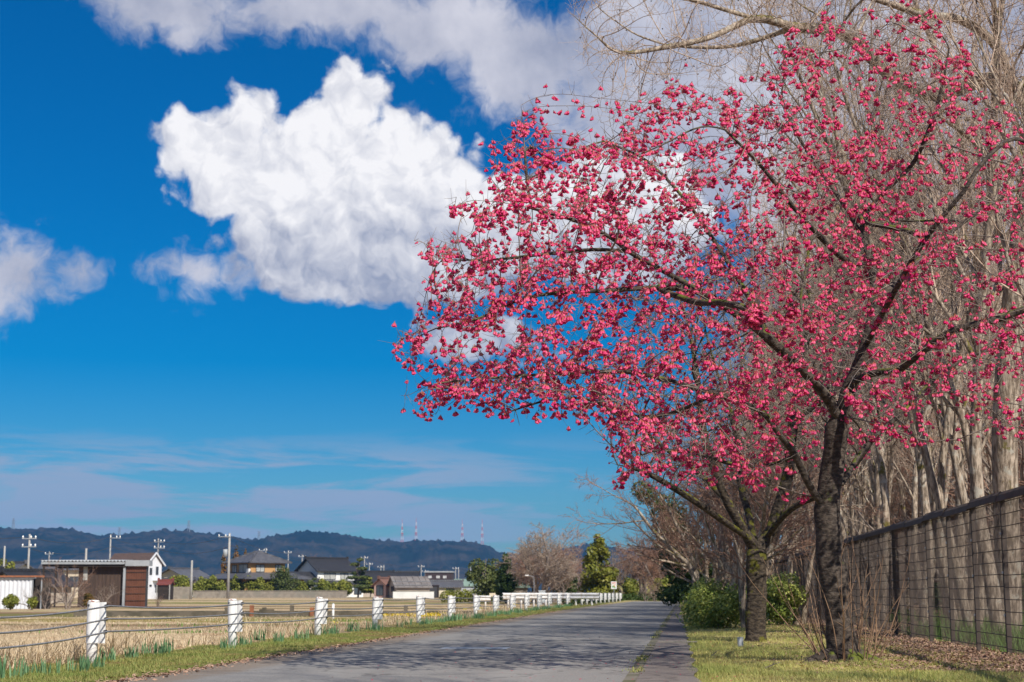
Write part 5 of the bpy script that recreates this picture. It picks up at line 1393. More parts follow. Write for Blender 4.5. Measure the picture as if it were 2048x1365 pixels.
# ------------------------------------------------------------------ bare trees grown by branching
def bare_tree(rg, H, tr, forks=1, spread=0.45, levels=4, n1=9, n2=7, n3=6, n4=4, first=0.35, up=0.12, l1=0.42, curl=0.10, lean=(0, 0), rmin=0.0032):
    big = []; small = []
    def grow(p, d, Ln, r, lvl, segs):
        pts = [p]; dirs = [d]; st = Ln / segs
        for k in range(segs):
            d = d + rg.normal(0, curl, 3) + np.array([0, 0, up * (0.3 if lvl == 0 else 1)]); d = d / np.linalg.norm(d)
            p = p + d * st; pts.append(p); dirs.append(d)
        pts = np.array(pts); end = 0.30 if lvl == 0 else 0.35
        rad = r * (1 - (1 - end) * np.linspace(0, 1, segs + 1) ** 0.9)
        (big if lvl <= 1 else small).append((pts, rad))
        if lvl >= levels: return
        n = (n1, n2, n3, n4)[lvl]; lo = first if lvl == 0 else 0.18
        for j in range(n):
            u = lo + (1 - lo) * (j + rg.uniform(0.1, 0.9)) / n; k = min(segs - 1, int(u * segs)); f = u * segs - k
            q = pts[k] * (1 - f) + pts[k + 1] * f; dd = dirs[k]
            a = rg.uniform(0, 2 * math.pi); ref = np.array([1, 0, 0.2]) if abs(dd[0]) < 0.8 else np.array([0, 1, 0.1])
            e1 = np.cross(dd, ref); e1 /= np.linalg.norm(e1); e2 = np.cross(dd, e1)
            ang = rg.uniform(spread * 0.7, spread * 1.5)
            nd = dd * math.cos(ang) + (e1 * math.cos(a) + e2 * math.sin(a)) * math.sin(ang)
            ln = Ln * (l1 if lvl == 0 else 0.52) * rg.uniform(0.65, 1.15) * (1.15 - 0.45 * u); rr = rad[k] * rg.uniform(0.38, 0.6)
            grow(q, nd, ln, max(rr, rmin), lvl + 1, 6 if lvl == 0 else (4 if lvl == 1 else 3))
    for f in range(forks):
        a = 2 * math.pi * f / max(1, forks) + rg.uniform(0, 1)
        d = np.array([math.cos(a) * 0.16 * (forks > 1) + lean[0], math.sin(a) * 0.16 * (forks > 1) + lean[1], 1.0]); d /= np.linalg.norm(d)
        grow(np.array([0, 0, -0.2]) + np.array([math.cos(a), math.sin(a), 0]) * tr * 0.6 * (forks > 1), d, H * rg.uniform(0.92, 1.05), tr * (1 if forks == 1 else 0.75), 0, 11)
    return big, small
def bare_variant(seed, barkm, twigm, sides=3, **kw):
    g = np.random.default_rng(seed); big, small = bare_tree(g, **kw)
    V, F = tubes(big, 7); V2, F2 = tubes(small, sides)
    return fast_mesh('trunk', V, F, barkm, smooth=True), fast_mesh('crown', V2, F2, twigm)
def place_tree(name, var, loc, rz, s, label, group=None, cat='tree', sxy=1.0):
    h = empty(name, loc, rz); h.scale = (s * sxy, s * sxy, s); tag(h, label, cat, group)
    for nm, me in zip(('trunk', 'crown'), var): obj(nm, me, h)
    return h
WV = [bare_variant(101, M['bark_pale'], M['twig_pale'], H=11.5, tr=0.115, n1=17, n2=8, n3=6, n4=4, first=0.30, l1=0.30, spread=0.55, curl=0.07),
      bare_variant(102, M['bark_pale'], M['twig_pale'], H=12.5, tr=0.135, n1=17, n2=8, n3=6, n4=4, first=0.38, l1=0.33, spread=0.6, curl=0.07, lean=(0.04, 0)),
      bare_variant(103, M['bark_pale'], M['twig_grey'], H=10.5, tr=0.11, forks=2, n1=12, n2=7, n3=6, n4=4, first=0.28, l1=0.30, spread=0.55, curl=0.08, lean=(-0.05, 0)),
      bare_variant(104, M['bark_pale'], M['twig_pale'], H=12.0, tr=0.10, n1=17, n2=7, n3=6, n4=4, first=0.25, l1=0.26, spread=0.6, curl=0.07, lean=(-0.07, 0.02))]
VV = [bare_variant(111, M['bark_pale'], M['twig_red'], H=4.0, tr=0.13, forks=3, n1=10, n2=8, n3=6, n4=3, first=0.22, l1=0.58, spread=0.68, curl=0.10, up=0.03, rmin=0.005),
      bare_variant(112, M['bark_pale'], M['twig_red'], H=4.4, tr=0.14, forks=3, n1=9, n2=8, n3=6, n4=3, first=0.2, l1=0.56, spread=0.64, curl=0.10, up=0.04, rmin=0.005)]
FV = [bare_variant(131, M['bark_twig'], M['twig_grey'], H=4.4, tr=0.20, forks=3, n1=10, n2=8, n3=6, n4=3, first=0.18, l1=0.62, spread=0.75, curl=0.12, up=0.03, rmin=0.012),
      bare_variant(132, M['bark_twig'], M['twig_red'], H=4.4, tr=0.16, forks=3, n1=9, n2=8, n3=6, n4=3, first=0.2, l1=0.55, spread=0.62, curl=0.10, up=0.05, rmin=0.012)]
SV = [bare_variant(121, M['bark_twig'], M['twig_grey'], H=1.9, tr=0.07, forks=3, n1=7, n2=6, n3=4, n4=3, first=0.2, l1=0.6, spread=0.75, curl=0.16, up=0.05, levels=3),
      bare_variant(122, M['bark_twig'], M['twig_red'], H=2.1, tr=0.05, forks=5, n1=7, n2=6, n3=5, n4=3, first=0.15, l1=0.55, spread=0.55, curl=0.12, up=0.06, levels=3)]
# the wood behind the mesh fence
rg = np.random.default_rng(77)
wood = []
for row, (off, y0, y1, dy) in enumerate(((1.3, 18.0, 100, 2.2), (2.9, 18.5, 105, 2.2), (5.0, 20, 110, 2.4), (7.5, 22, 110, 2.8), (11.0, 26, 115, 3.4), (15.0, 34, 120, 4.2), (20, 40, 120, 5.0), (27, 60, 130, 5.5), (36, 85, 140, 6))):
    y = y0
    while y < y1:
        x = float(xw(y)) + off + rg.uniform(-0.7, 0.7)
        if x / y < 0.36: wood.append((x, y + rg.uniform(-0.5, 0.5), row))
        y += dy * rg.uniform(0.7, 1.3) * (1 + y / 120)
WL = 'tall bare pale-trunked tree in the wood behind the brown mesh fence'
ORD = ['first', 'second', 'third', 'fourth', 'fifth', 'sixth', 'seventh', 'eighth', 'ninth', 'tenth', 'eleventh', 'twelfth', 'thirteenth', 'fourteenth', 'fifteenth', 'sixteenth']
rown = {}
for k, (x, y, row) in enumerate(wood):
    i = rown.get(row, 0); rown[row] = i + 1
    lab = WL
    if row == 0 and i < 16: lab = ORD[i] + ' pale trunk from the right edge in the row hard behind the mesh fence'
    elif row == 1 and i < 10: lab = ORD[i] + ' bare trunk from the right edge in the second row behind the mesh fence'
    place_tree('bare_tree', WV[k % 4], (x, y, float(hgt(x, y)) - 0.05), rg.uniform(0, 6.28), rg.uniform(0.82, 1.12), lab, 'bare trees of the wood')
# dense far trees of the wood
for k in range(40):
    y = 55 + k * 2.3; x = float(xw(y)) + rg.uniform(10, 40) * (y / 110)
    if x / y > 0.37: continue
    place_tree('bare_tree', FV[k % 2], (x, y, float(hgt(x, y))), rg.uniform(0, 6.28), rg.uniform(1.2, 1.8), 'dense brown bare tree far back in the wood', 'far bare trees of the wood')
# trees of the wood beside the camera, whose shade falls over the near lane
for k, (x, y) in enumerate(((6.2, 1.0), (5.9, 4.2), (7.6, 2.6), (6.6, 6.8), (8.4, 5.5), (7.2, -1.5))):
    place_tree('bare_tree', WV[k % 4], (x, y, 0.0), k * 1.9, 0.85, 'bare tree of the wood standing just outside the right picture edge', 'bare trees beside the camera')
# brushwood closing the view deep in the wood
for k in range(70):
    y = 30 + k * 1.5; x = float(xw(y)) + rg.uniform(5, 22) * (0.5 + y / 120)
    if x / y > 0.40: continue
    place_tree('bare_shrub', SV[k % 2], (x, y, float(hgt(x, y))), rg.uniform(0, 6.28), rg.uniform(1.8, 3.0), 'tall brown thicket deep in the wood between the pale trunks', 'thicket deep in the wood', 'shrub')
# bare trees on the near side of the fence, leaning over the lane farther on
for k, (px, Y, s, lab) in enumerate(((1500, 31, 0.95, 'bare spreading tree just behind the evergreen bush'), (1475, 39, 1.05, 'bare twiggy tree second behind the evergreen bush'), (1440, 48, 1.15, 'bare twiggy tree third behind the evergreen bush'),
                                     (1425, 58, 1.2, 'bare reddish tree farther along the fence'), (1410, 68, 1.25, 'bare reddish tree where the fence fades out'))):
    if k == 0:
        for j, (qx, qY, qs, ql) in enumerate(((1545, 29, 0.78, 'tall pale bare tree right behind the mossy cherry fork'), (1488, 34, 0.84, 'tall pale bare tree seen left of the mossy cherry fork'), (1450, 42, 0.92, 'tall pale bare tree behind the left blossom of the mossy cherry'), (1432, 53, 1.0, 'tall pale bare tree beyond the evergreen bush'), (1515, 25.5, 0.66, 'slim pale bare tree between the two cherries'))):
            place_tree('bare_tree', WV[(j + 1) % 4], (float(xw(qY)) + (0.9 if j in (0, 4) else -0.9), qY, 0.0), j * 2.2 + 1, qs, ql)
    place_tree('bare_tree', VV[k % 2], (gx_(px, Y), Y, 0.0), rg.uniform(0, 6.28), s, lab)

# ------------------------------------------------------------------ leafy crowns
def leaf_cloud(rg, blobs, n, size, shell=0.55, droop=0.0, asp=0.55):
    """blobs: (x,y,z,rx,ry,rz); leaf quads through the outer part of each blob"""
    vol = np.array([b[3] * b[4] + b[4] * b[5] + b[3] * b[5] for b in blobs]); cnt = np.maximum(8, (n * vol / vol.sum()).astype(int))
    Pn = []; Nn = []; Sh = []
    for b, c_ in zip(blobs, cnt):
        d = rg.normal(0, 1, (c_, 3)); d /= np.linalg.norm(d, axis=1)[:, None]
        rad = shell + (1 - shell) * rg.uniform(0, 1, c_) ** 0.5
        rad *= 1 + 0.16 * np.sin(d[:, 0] * 7 + b[0] * 3) * np.sin(d[:, 2] * 6 + b[1]) + rg.normal(0, 0.05, c_)
        Pn.append(np.array(b[:3]) + d * rad[:, None] * np.array(b[3:6])); Nn.append(d); Sh.append(np.full(c_, rg.uniform(0.1, 0.9)))
    Pn = np.concatenate(Pn); Nn = np.concatenate(Nn); Sh = np.concatenate(Sh); n = len(Pn)
    nrm = Nn + rg.normal(0, 0.7, (n, 3)) + (0, 0, 0.35); nrm /= np.linalg.norm(nrm, axis=1)[:, None]
    t1 = np.cross(nrm, rg.normal(0, 1, (n, 3))); t1 /= np.linalg.norm(t1, axis=1)[:, None]; t2 = np.cross(nrm, t1)
    s = size * rg.uniform(0.6, 1.3, n)[:, None]
    V = np.stack([Pn - t1 * s, Pn + t2 * s * asp + nrm * s * 0.12, Pn + t1 * s - (0, 0, droop) * s, Pn - t2 * s * asp + nrm * s * 0.12], 1)
    va = np.clip(Sh + rg.normal(0, 0.22, n), 0, 1)
    return V.reshape(-1, 3), np.arange(n * 4).reshape(n, 4), np.repeat(va, 4)
def leafy(name, label, loc, blobs, n, size, leafm, trunk=None, seed=0, group=None, cat='tree', crown='crown', barkm='bark_twig', rz=0):
    g = np.random.default_rng(seed + 900); V, F, va = leaf_cloud(g, blobs, n, size)
    h = empty(name, loc, rz); tag(h, label, cat, group)
    obj(crown, fast_mesh(crown, V, F, M[leafm], attr={'var': va}), h)
    ch = []
    if trunk is None:
        top = max(b[2] for b in blobs); trunk = (top * 0.8, max(0.03, top * 0.03))
    H, r = trunk
    ch.append((np.array([[0, 0, -0.2], [0.02 * H, 0, H * 0.35], [-0.02 * H, 0.02 * H, H * 0.7], [0, 0, H]]), np.array([r * 1.3, r, r * 0.7, r * 0.3])))
    for b in blobs[:14]:
        st = np.array([0, 0, min(H * 0.6, max(0.05, b[2] * 0.6))]); e = np.array(b[:3]); ch.append((np.array([st, (st + e) / 2 + (0, 0, 0.04 * H), e]), np.array([r * 0.55, r * 0.4, r * 0.15])))
    V, F = tubes(ch, 6); obj('trunk', fast_mesh('trunk', V, F, M[barkm], smooth=True), h)
    return h
def rblobs(g, n, cx, cy, cz, sx_, sy_, sz_, r0, r1, sq=0.8):
    out = []
    for _ in range(n):
        d = g.normal(0, 1, 3); d /= np.linalg.norm(d); k = g.uniform(0.35, 1.0) ** 0.6; r = g.uniform(r0, r1)
        out.append((cx + d[0] * sx_ * k, cy + d[1] * sy_ * k, cz + d[2] * sz_ * k, r, r, r * sq))
    return out
g = np.random.default_rng(31)
# the evergreen shrubs by the pavement
x0 = gx_(1440, 31.5)
bb = rblobs(g, 34, 0, 0, 0.50, 0.62, 0.9, 0.36, 0.20, 0.34) + [(0, 0, 0.36, 0.70, 0.95, 0.40), (-0.45, -0.3, 0.3, 0.4, 0.5, 0.32)]
leafy('evergreen_shrub', 'broad glossy evergreen shrub beside the pavement, left of the mossy trunk', (x0, 31.8, 0), bb, 9500, 0.036, 'leaf_bush', (0.6, 0.03), 1, cat='shrub', crown='foliage')
bb = rblobs(g, 18, 0, 0, 0.62, 0.36, 0.5, 0.40, 0.18, 0.30) + [(0, 0, 0.4, 0.42, 0.5, 0.42)]
leafy('evergreen_shrub', 'narrower evergreen shrub right of the mossy trunk by the fence', (gx_(1560, 33.5), 33.5, 0), bb, 5200, 0.036, 'leaf_bush', (0.7, 0.03), 2, cat='shrub', crown='foliage')
# dark evergreens closing the lane on the right
for k, (px, Y, top, wpx, lab) in enumerate(((1392, 76, 965, 74, 'dark evergreen tree leaning over the far lane, frontmost'), (1415, 84, 1030, 60, 'dark evergreen behind the bare reddish trees, right one'), (1372, 96, 1075, 44, 'small dark evergreen at the lane bend'))):
    zt = gz_(top, Y); w_ = wpx * sx(Y)
    bb = [(g.normal(0, w_ * 0.2) - (1.15 * w_ * (z / zt) ** 1.2), g.normal(0, w_ * 0.4), z, w_ * 0.42 * (1.1 - 0.45 * z / zt), w_ * 0.5 * (1.1 - 0.45 * z / zt), 0.45) for z in np.linspace(0.6, zt - 0.3, 22)]
    leafy('evergreen_tree', lab, (gx_(px, Y), Y, 0), bb, 6500, 0.10, 'leaf_dark', (zt * 0.55, 0.13), 10 + k, rz=0)
# clump of trees at the end of the lane
def far_leafy(px, Y, top, wpx, leafm, lab, seed, n=3200, shape='round', size=0.13, name='evergreen_tree', base=1188, cat='tree', group=None):
    x = gx_(px, Y); zb = float(hgt(x, Y)); zt = gz_(top, Y) - zb; w_ = wpx * sx(Y) / 2; gg = np.random.default_rng(seed)
    if shape == 'round':
        bb = rblobs(gg, 16, 0, 0, zt * 0.55, w_ * 0.66, w_ * 0.66, zt * 0.34, w_ * 0.26, w_ * 0.44) + [(0, 0, zt * 0.45, w_ * 0.8, w_ * 0.8, zt * 0.36)]
    elif shape == 'cone':
        bb = []
        for z in np.linspace(0.1, 0.93, 15):
            ww = w_ * 1.1 * (1 - z ** 2.6) * gg.uniform(0.8, 1.15) + 0.08 * w_
            for _ in range(3): a = gg.uniform(0, 6.28); bb.append((math.cos(a) * ww * 0.5, math.sin(a) * ww * 0.5, zt * z, ww * 0.52, ww * 0.52, zt * 0.07))
    else:      # cloud-pruned pads
        bb = []
        for i, z in enumerate(np.linspace(0.28, 0.95, 7)):
            ww = w_ * (1.05 - 0.75 * z)
            for _ in range(2 if i < 6 else 1): a = gg.uniform(0, 6.28); bb.append((math.cos(a) * ww * 0.55, math.sin(a) * ww * 0.55, zt * z, ww * 0.6, ww * 0.6, zt * 0.045))
    return leafy(name, lab, (x, Y, zb), bb, n, size, leafm, (zt * 0.9, max(0.05, zt * 0.022)), seed, group, cat)
far_leafy(972, 150, 1108, 84, 'leaf_pine', 'rounded dark evergreen left of the big bare tree', 41, 4200)
far_leafy(1012, 146, 1104, 46, 'leaf_dark', 'dark pointed evergreen against the left of the big bare tree', 42, 3200, 'cone')
far_leafy(1196, 140, 1066, 74, 'leaf_gold', 'golden green conical evergreen behind the notice sign', 43, 6500, 'cone', 0.16)
far_leafy(1130, 150, 1130, 60, 'leaf_dark', 'low dark evergreen between the big bare tree and the golden one', 44, 2600)
far_leafy(1262, 138, 1150, 40, 'leaf_garden', 'low green shrub right of the notice sign', 45, 1500)
far_leafy(1322, 128, 1150, 44, 'leaf_garden', 'pale green shrub at the far bend of the lane', 46, 1700)
bt = [(1085, 142, 1032, 0, 'big bare spreading tree, tallest at the end of the fields'), (1125, 148, 1078, 1, 'bare reddish tree behind the big bare tree, right side'), (1045, 150, 1085, 1, 'bare reddish tree behind the big bare tree, left side'),
      (1250, 150, 1090, 0, 'bare fan-shaped tree right of the golden evergreen'), (1285, 142, 1062, 1, 'bare twiggy tree near the bend of the lane'), (1325, 138, 1075, 1, 'bare reddish tree over the lane bend'), (1160, 165, 1120, 1, 'low bare tree left behind the golden evergreen'), (1068, 152, 1070, 1, 'bare brown tree close behind the left of the big bare tree'), (1108, 156, 1062, 1, 'bare brown tree close behind the right of the big bare tree'), (1305, 150, 1085, 1, 'bare brown tree behind the lane bend')]
for k, (px, Y, top, v, lab) in enumerate(bt):
    x = gx_(px, Y); zt = gz_(top, Y); s = zt / (5.9 if v == 0 else 6.4)
    place_tree('bare_tree', FV[v], (x, Y, float(hgt(x, Y))), 1.3 * k, s, lab, sxy=1.3)
# hedge at the end of the lane and along the far field
def hedge(x0, x1, Y, h_, lab, seed, leafm, d=0.6, n=3000):
    gg = np.random.default_rng(seed); xs_ = np.linspace(x0, x1, max(6, int((x1 - x0) / 0.9)))
    bb = [(x - x0, gg.normal(0, 0.1), h_ * 0.5, 0.75, d, h_ * 0.55) for x in xs_]
    z = min(float(hgt(x0, Y)), float(hgt(x1, Y)))
    hd = empty('hedge', (x0, Y, z)); tag(hd, lab, 'hedge')
    V, F, va = leaf_cloud(gg, bb, n, 0.11); obj('foliage', fast_mesh('foliage', V, F, M[leafm], attr={'var': va}), hd)
    V, F = tubes([(np.array([[x - x0, 0, -0.1], [x - x0 + 0.05, 0, h_ * 0.4], [x - x0, 0.05, h_ * 0.8]]), np.array([0.04, 0.03, 0.01])) for x in xs_], 4); obj('stem', fast_mesh('stem', V, F, M['bark_twig']), hd)
hedge(gx_(1140, 136), gx_(1360, 136), 136, 0.95, 'dark hedge crossing the far end of the lane', 51, 'leaf_dark', n=5200)
hedge(gx_(895, 160), gx_(985, 160), 160, 1.25, 'trimmed green hedge in front of the dark evergreens', 52, 'leaf_garden', n=3400)
for k, px in enumerate((1292, 1310, 1332)):
    place_tree('bare_shrub', SV[k % 2], (gx_(px, 126), 126, 0), k * 2.0, 0.8, ['bare brown shrub left of three at the bend', 'bare brown shrub in the middle at the bend', 'bare brown shrub right of three at the bend'][k], cat='shrub')
# far reddish trees above the village
place_tree('bare_tree', VV[1], (gx_(640, 420), 420, 0), 0.5, gz_(1100, 420) / 6.4, 'far reddish bare tree rising left of the black tile roof')
# conifers by the tall pole
far_leafy(446, 275, 1097, 17, 'leaf_cedar', 'narrow rusty conifer left of the tall pole', 61, 900, 'cone', 0.2)
far_leafy(471, 275, 1091, 24, 'leaf_cedar', 'tallest conifer right of the tall pole', 62, 1200, 'cone', 0.2)
far_leafy(488, 280, 1097, 16, 'leaf_cedar', 'small rusty red conifer above the tan house roof', 63, 800, 'cone', 0.2)
# garden trees along the wall
gt = [(424, 1152, 22, 'first clipped garden pine from the lone concrete pole', 'pads'), (441, 1160, 22, 'low rounded shrub between the first two clipped pines', 'round'), (405, 1154, 26, 'leafy shrub right behind the lone concrete pole', 'round'),
      (471, 1152, 21, 'clipped garden pine left of three before the tan house', 'pads'), (497, 1154, 22, 'clipped garden pine middle of three before the tan house', 'pads'), (519, 1156, 23, 'clipped garden pine right of three before the tan house', 'pads'),
      (572, 1138, 48, 'large round garden tree right of the tan house', 'round'), (345, 1152, 20, 'dark shrub beside the red roofed shed', 'round'), (362, 1150, 30, 'round shrub before the cream house', 'round'),
      (624, 1160, 30, 'spreading garden pine before the annex roof', 'pads'), (648, 1158, 26, 'olive shrub under the white house', 'round'), (690, 1160, 26, 'small golden shrub left of the tall garden pine', 'round'),
      (716, 1119, 46, 'tall tiered garden pine right of the white house', 'pads'), (741, 1158, 40, 'low golden pine spreading before the pale shed', 'pads'), (800, 1165, 21, 'neatly clipped round shrub above the white wall', 'round'),
      (540, 1160, 20, 'rounded shrub between the clipped pines and the large round tree', 'round'), (606, 1165, 24, 'olive shrub at the right corner of the tan house', 'round'), (670, 1164, 26, 'dark shrub before the white porch', 'round'), (758, 1170, 20, 'low shrub beside the pale shed', 'round'), (392, 1164, 20, 'small shrub close beside the lone concrete pole', 'round'),
      (590, 1176, 14, 'tiny golden shrub by the tan house corner', 'round'), (186, 1130, 34, 'leafy tree seen under the lean-to roof', 'round'), (8, 1112, 36, 'leafy tree at the left picture edge', 'round')]
for k, (px, top, w_, lab, shp) in enumerate(gt):
    lm = 'leaf_pine' if px in (716, 624, 572) else 'leaf_garden'
    nm_ = 'garden_pine' if shp == 'pads' else 'garden_shrub'
    if shp == 'pads' and px not in (716, 624, 741): shp = 'cone'
    far_leafy(px, 243 if px > 330 else 190, top - 3, w_ * 1.45, lm, lab, 70 + k, 2200 if w_ < 40 else 3400, shp, 0.17, nm_, cat='tree' if nm_ == 'garden_pine' or w_ > 40 else 'shrub')
# bare fruit trees and shrubs by the sheds
for k, (px, Y, top, v, lab) in enumerate(((95, 104, 1140, 0, 'bare gnarled fruit tree left of the lean-to posts'), (136, 103, 1118, 1, 'bare fruit tree with upright shoots before the lean-to'), (210, 105, 1150, 0, 'bare spreading bush against the brown shed wall'),
                                          (168, 106, 1165, 0, 'low bare bush between the lean-to and the brown wall'), (60, 104, 1160, 0, 'bare branching bush before the white store'), (316, 112, 1188, 1, 'small reddish bush right of the shutter'))):
    x = gx_(px, Y); zb = float(hgt(x, Y)); place_tree('bare_fruit_tree', SV[v], (x, Y, zb), k * 1.1, (gz_(top, Y) - zb) / 2.75, lab, cat='tree' if top < 1160 else 'shrub', sxy=1.15)
far_leafy(22, 100, 1187, 40, 'leaf_garden', 'leafy low bush in front of the white store', 95, 1700, 'round', 0.07, 'leafy_bush', cat='shrub')
far_leafy(65, 100, 1190, 24, 'leaf_garden', 'small golden bush at the right corner of the white store', 96, 1000, 'round', 0.07, 'leafy_bush', cat='shrub')
far_leafy(178, 104, 1182, 28, 'leaf_cedar', 'olive bush between the fruit trees and the brown wall', 97, 1200, 'round', 0.07, 'leafy_bush', cat='shrub')
# understorey in the wood
for k, (x, y, s) in enumerate(((8.6, 24.5, 0.7), (7.4, 19.2, 0.6), (10.5, 33, 0.8), (12.5, 47, 0.9))):
    bb = rblobs(np.random.default_rng(k), 12, 0, 0, 0.7 * s, 0.5 * s, 0.5 * s, 0.6 * s, 0.2 * s, 0.35 * s)
    leafy('ivy_bush', ['dark leafy bush behind the mesh fence, second nearest', 'dark leafy bush close behind the nearest mesh panel', 'dark bush behind the mesh fence, right of the leaning trunk', 'dark bush deep behind the mesh fence'][k], (x, y, 0.05), bb, 1800, 0.035, 'leaf_dark', (0.9 * s, 0.02), 130 + k, cat='shrub', crown='foliage')
for k in range(26):
    y = 20 + k * 2.6 + rg.uniform(-1, 1); x = float(xw(y)) + rg.uniform(2.5, 11)
    place_tree('bare_shrub', SV[1], (x, y, float(hgt(x, y))), rg.uniform(0, 6.28), rg.uniform(0.8, 1.3), 'bare brown undergrowth shrub among the trunks behind the mesh fence', 'undergrowth shrubs of the wood', 'shrub')
# ------------------------------------------------------------------ grass, straw, litter
def blades(pts, h, w, lean, rg, bend=0.5, var=None, simple=False):
    n = len(pts); a = rg.uniform(0, 2 * math.pi, n); dirv = np.stack([np.cos(a), np.sin(a), 0 * a], -1); side = np.stack([-np.sin(a), np.cos(a), 0 * a], -1)
    ln = (lean * rg.uniform(0.2, 1.6, n))[:, None]; h = np.asarray(h)[:, None]; w = np.asarray(w)[:, None] * 0.5
    mid = pts + dirv * h * ln * 0.35 + np.array([0, 0, 1.0]) * h * 0.55
    tip = pts + dirv * h * ln * (0.6 + bend) + np.array([0, 0, 1.0]) * h * (1.0 - 0.25 * np.minimum(ln, 1.5))
    V = np.stack([pts - side * w, pts + side * w, mid + side * w * 0.8, mid - side * w * 0.8, tip], 1)
    if simple:
        V = np.stack([pts - side * w, pts + side * w, tip], 1); b = np.arange(n) * 3
        return V.reshape(-1, 3), np.stack([b, b + 1, b + 2], -1), np.repeat(rg.uniform(0, 1, n) if var is None else var, 3)
    b = np.arange(n) * 5
    va = rg.uniform(0, 1, n) if var is None else var
    return V.reshape(-1, 3), [np.stack([b, b + 1, b + 2, b + 3], -1), np.stack([b + 3, b + 2, b + 4], -1)], np.repeat(va, 5)
def stuff(name, V, F, m, va, label, cat):
    o = obj(name, fast_mesh(name, V, F, m, attr={'var': va})); tag(o, label, cat, kind='stuff'); return o
rg = np.random.default_rng(61)
def on_ground(x, y): return np.stack([x, y, hgt(x, y) - 0.005], -1)
def ysamp(n, y0, y1, p=1.6):
    u = rg.uniform(0, 1, n); return (y0 ** (1 - p) + u * (y1 ** (1 - p) - y0 ** (1 - p))) ** (1 / (1 - p))
# lawn on the right
n = 120000
y = ysamp(n, 12.3, 42); x = xr(y) + 0.05 + rg.uniform(0, 1, n) * (xw(y) - xr(y) + 0.3)
pat = vnoise(x * 1.1 + 40, y * 1.1, 21) * 0.6 + vnoise(x * 3.2 + 40, y * 3.2, 22) * 0.4
lit = (x - xw(y) + 0.9) * 0.9 + (pat - 0.5) * 2.2
k = (pat > 0.30) & ((lit < 0.25) | (rg.uniform(0, 1, n) < 0.10))
x, y, pat = x[k], y[k], pat[k]; n = len(x)
edge = np.exp(-np.clip(x - xr(y), 0, 9) / 0.3)
V, F, va = blades(on_ground(x, y), rg.uniform(0.018, 0.048, n) * (1 + 1.0 * edge + 0.8 * (pat > 0.62)), rg.uniform(0.004, 0.008, n), 0.8, rg, simple=True, var=np.clip(pat * 1.3 - 0.25 + rg.normal(0, 0.25, n) + edge * 0.2, 0, 1))
stuff('lawn_grass', V, F, M['grass_lawn'], va, 'short yellow green grass under the cherry trees', 'grass')
# verge on the left
n = 95000
y = ysamp(n, 12.0, 85, 1.5); x = xl(y) - rg.uniform(0, 1, n) ** 0.8 * 1.75
pat = vnoise(x * 1.6 + 90, y * 1.0, 23) * 0.6 + vnoise(x * 4 + 90, y * 3, 24) * 0.4
k = pat > 0.40; x, y, pat = x[k], y[k], pat[k]; n = len(x); ed = np.clip((xl(y) - x) / 0.35, 0.25, 1)
V, F, va = blades(on_ground(x, y), rg.uniform(0.018, 0.055, n) * ed, rg.uniform(0.004, 0.008, n) * (1 + y / 70), 0.8, rg, simple=True, var=np.clip(pat * 1.5 - 0.3 + rg.normal(0, 0.25, n), 0, 1))
stuff('verge_grass', V, F, M['grass_verge'], va, 'low green grass along the lane edge', 'grass')
# dry straw over the field
n = 150000
y = ysamp(n, 14.0, 75, 1.9); x = xl(y) - 1.9 - rg.uniform(0, 1, n) ** 0.9 * np.clip(y * 0.36, 3, 26)
pat = vnoise(x * 0.7 + 20, y * 0.5, 25)
k = (x / y > -0.40) & (pat > 0.22); x, y, pat = x[k], y[k], pat[k]; n = len(x)
rank = np.clip(1 - (xl(y) - x - 1.9) / 1.6, 0, 1)
V, F, va = blades(on_ground(x, y), rg.uniform(0.03, 0.085, n) * (1 + 1.1 * rank), rg.uniform(0.005, 0.012, n) * (1 + y / 45), 0.75, rg, simple=True, var=np.clip(0.9 - pat * 0.9 + rg.normal(0, 0.28, n), 0, 1))
stuff('field_straw', V, F, M['straw'], va, 'pale dry rice straw and dead grass over the paddy', 'straw')
# long arching dead grass behind the cable fence
n = 5200
y = ysamp(n, 13.0, 60, 1.6); x = xf(y) - 0.25 - np.abs(rg.normal(0, 0.55, n)); cl = vnoise(x * 0.9 + 5, y * 0.9, 26); k = cl > 0.42; x, y = x[k], y[k]; n = len(x)
V, F, va = blades(on_ground(x, y), rg.uniform(0.2, 0.5, n), rg.uniform(0.004, 0.008, n) * (1 + y / 60), 1.3, rg, bend=0.9)
stuff('dead_grass', V, F, M['straw'], va * 0.7, 'long arching straw coloured dead grass behind the white posts', 'grass')
# green weeds in the field
n = 2600
c0 = [(gx_(150, 21), 21.5), (gx_(70, 18), 18.2), (gx_(320, 40), 44), (gx_(520, 50), 52), (gx_(700, 60), 62), (gx_(800, 62), 63), (gx_(860, 60), 62), (gx_(740, 60), 61), (gx_(640, 52), 55)]
ci = rg.integers(0, len(c0), n); x = np.array([c0[i][0] for i in ci]) + rg.normal(0, 0.25 + 0.018 * np.array([c0[i][1] for i in ci]), n) * np.array([1 if c0[i][1] < 30 else 2.2 for i in ci]); y = np.array([c0[i][1] for i in ci]) + rg.normal(0, 0.3, n)
k = x < xf(y) - 0.5; x, y = x[k], y[k]; n = len(x)
V, F, va = blades(on_ground(x, y), rg.uniform(0.05, 0.16, n), rg.uniform(0.012, 0.03, n), 0.7, rg); stuff('field_weeds', V, F, M['wood_grass'], va, 'patches of fresh green weeds in the straw field', 'weeds')
n = 700; x = rg.uniform(gx_(765, 64), gx_(880, 64), n); y = rg.normal(65, 0.5, n); k = x < xf(y) - 0.6; x, y = x[k], y[k]; n = len(x)
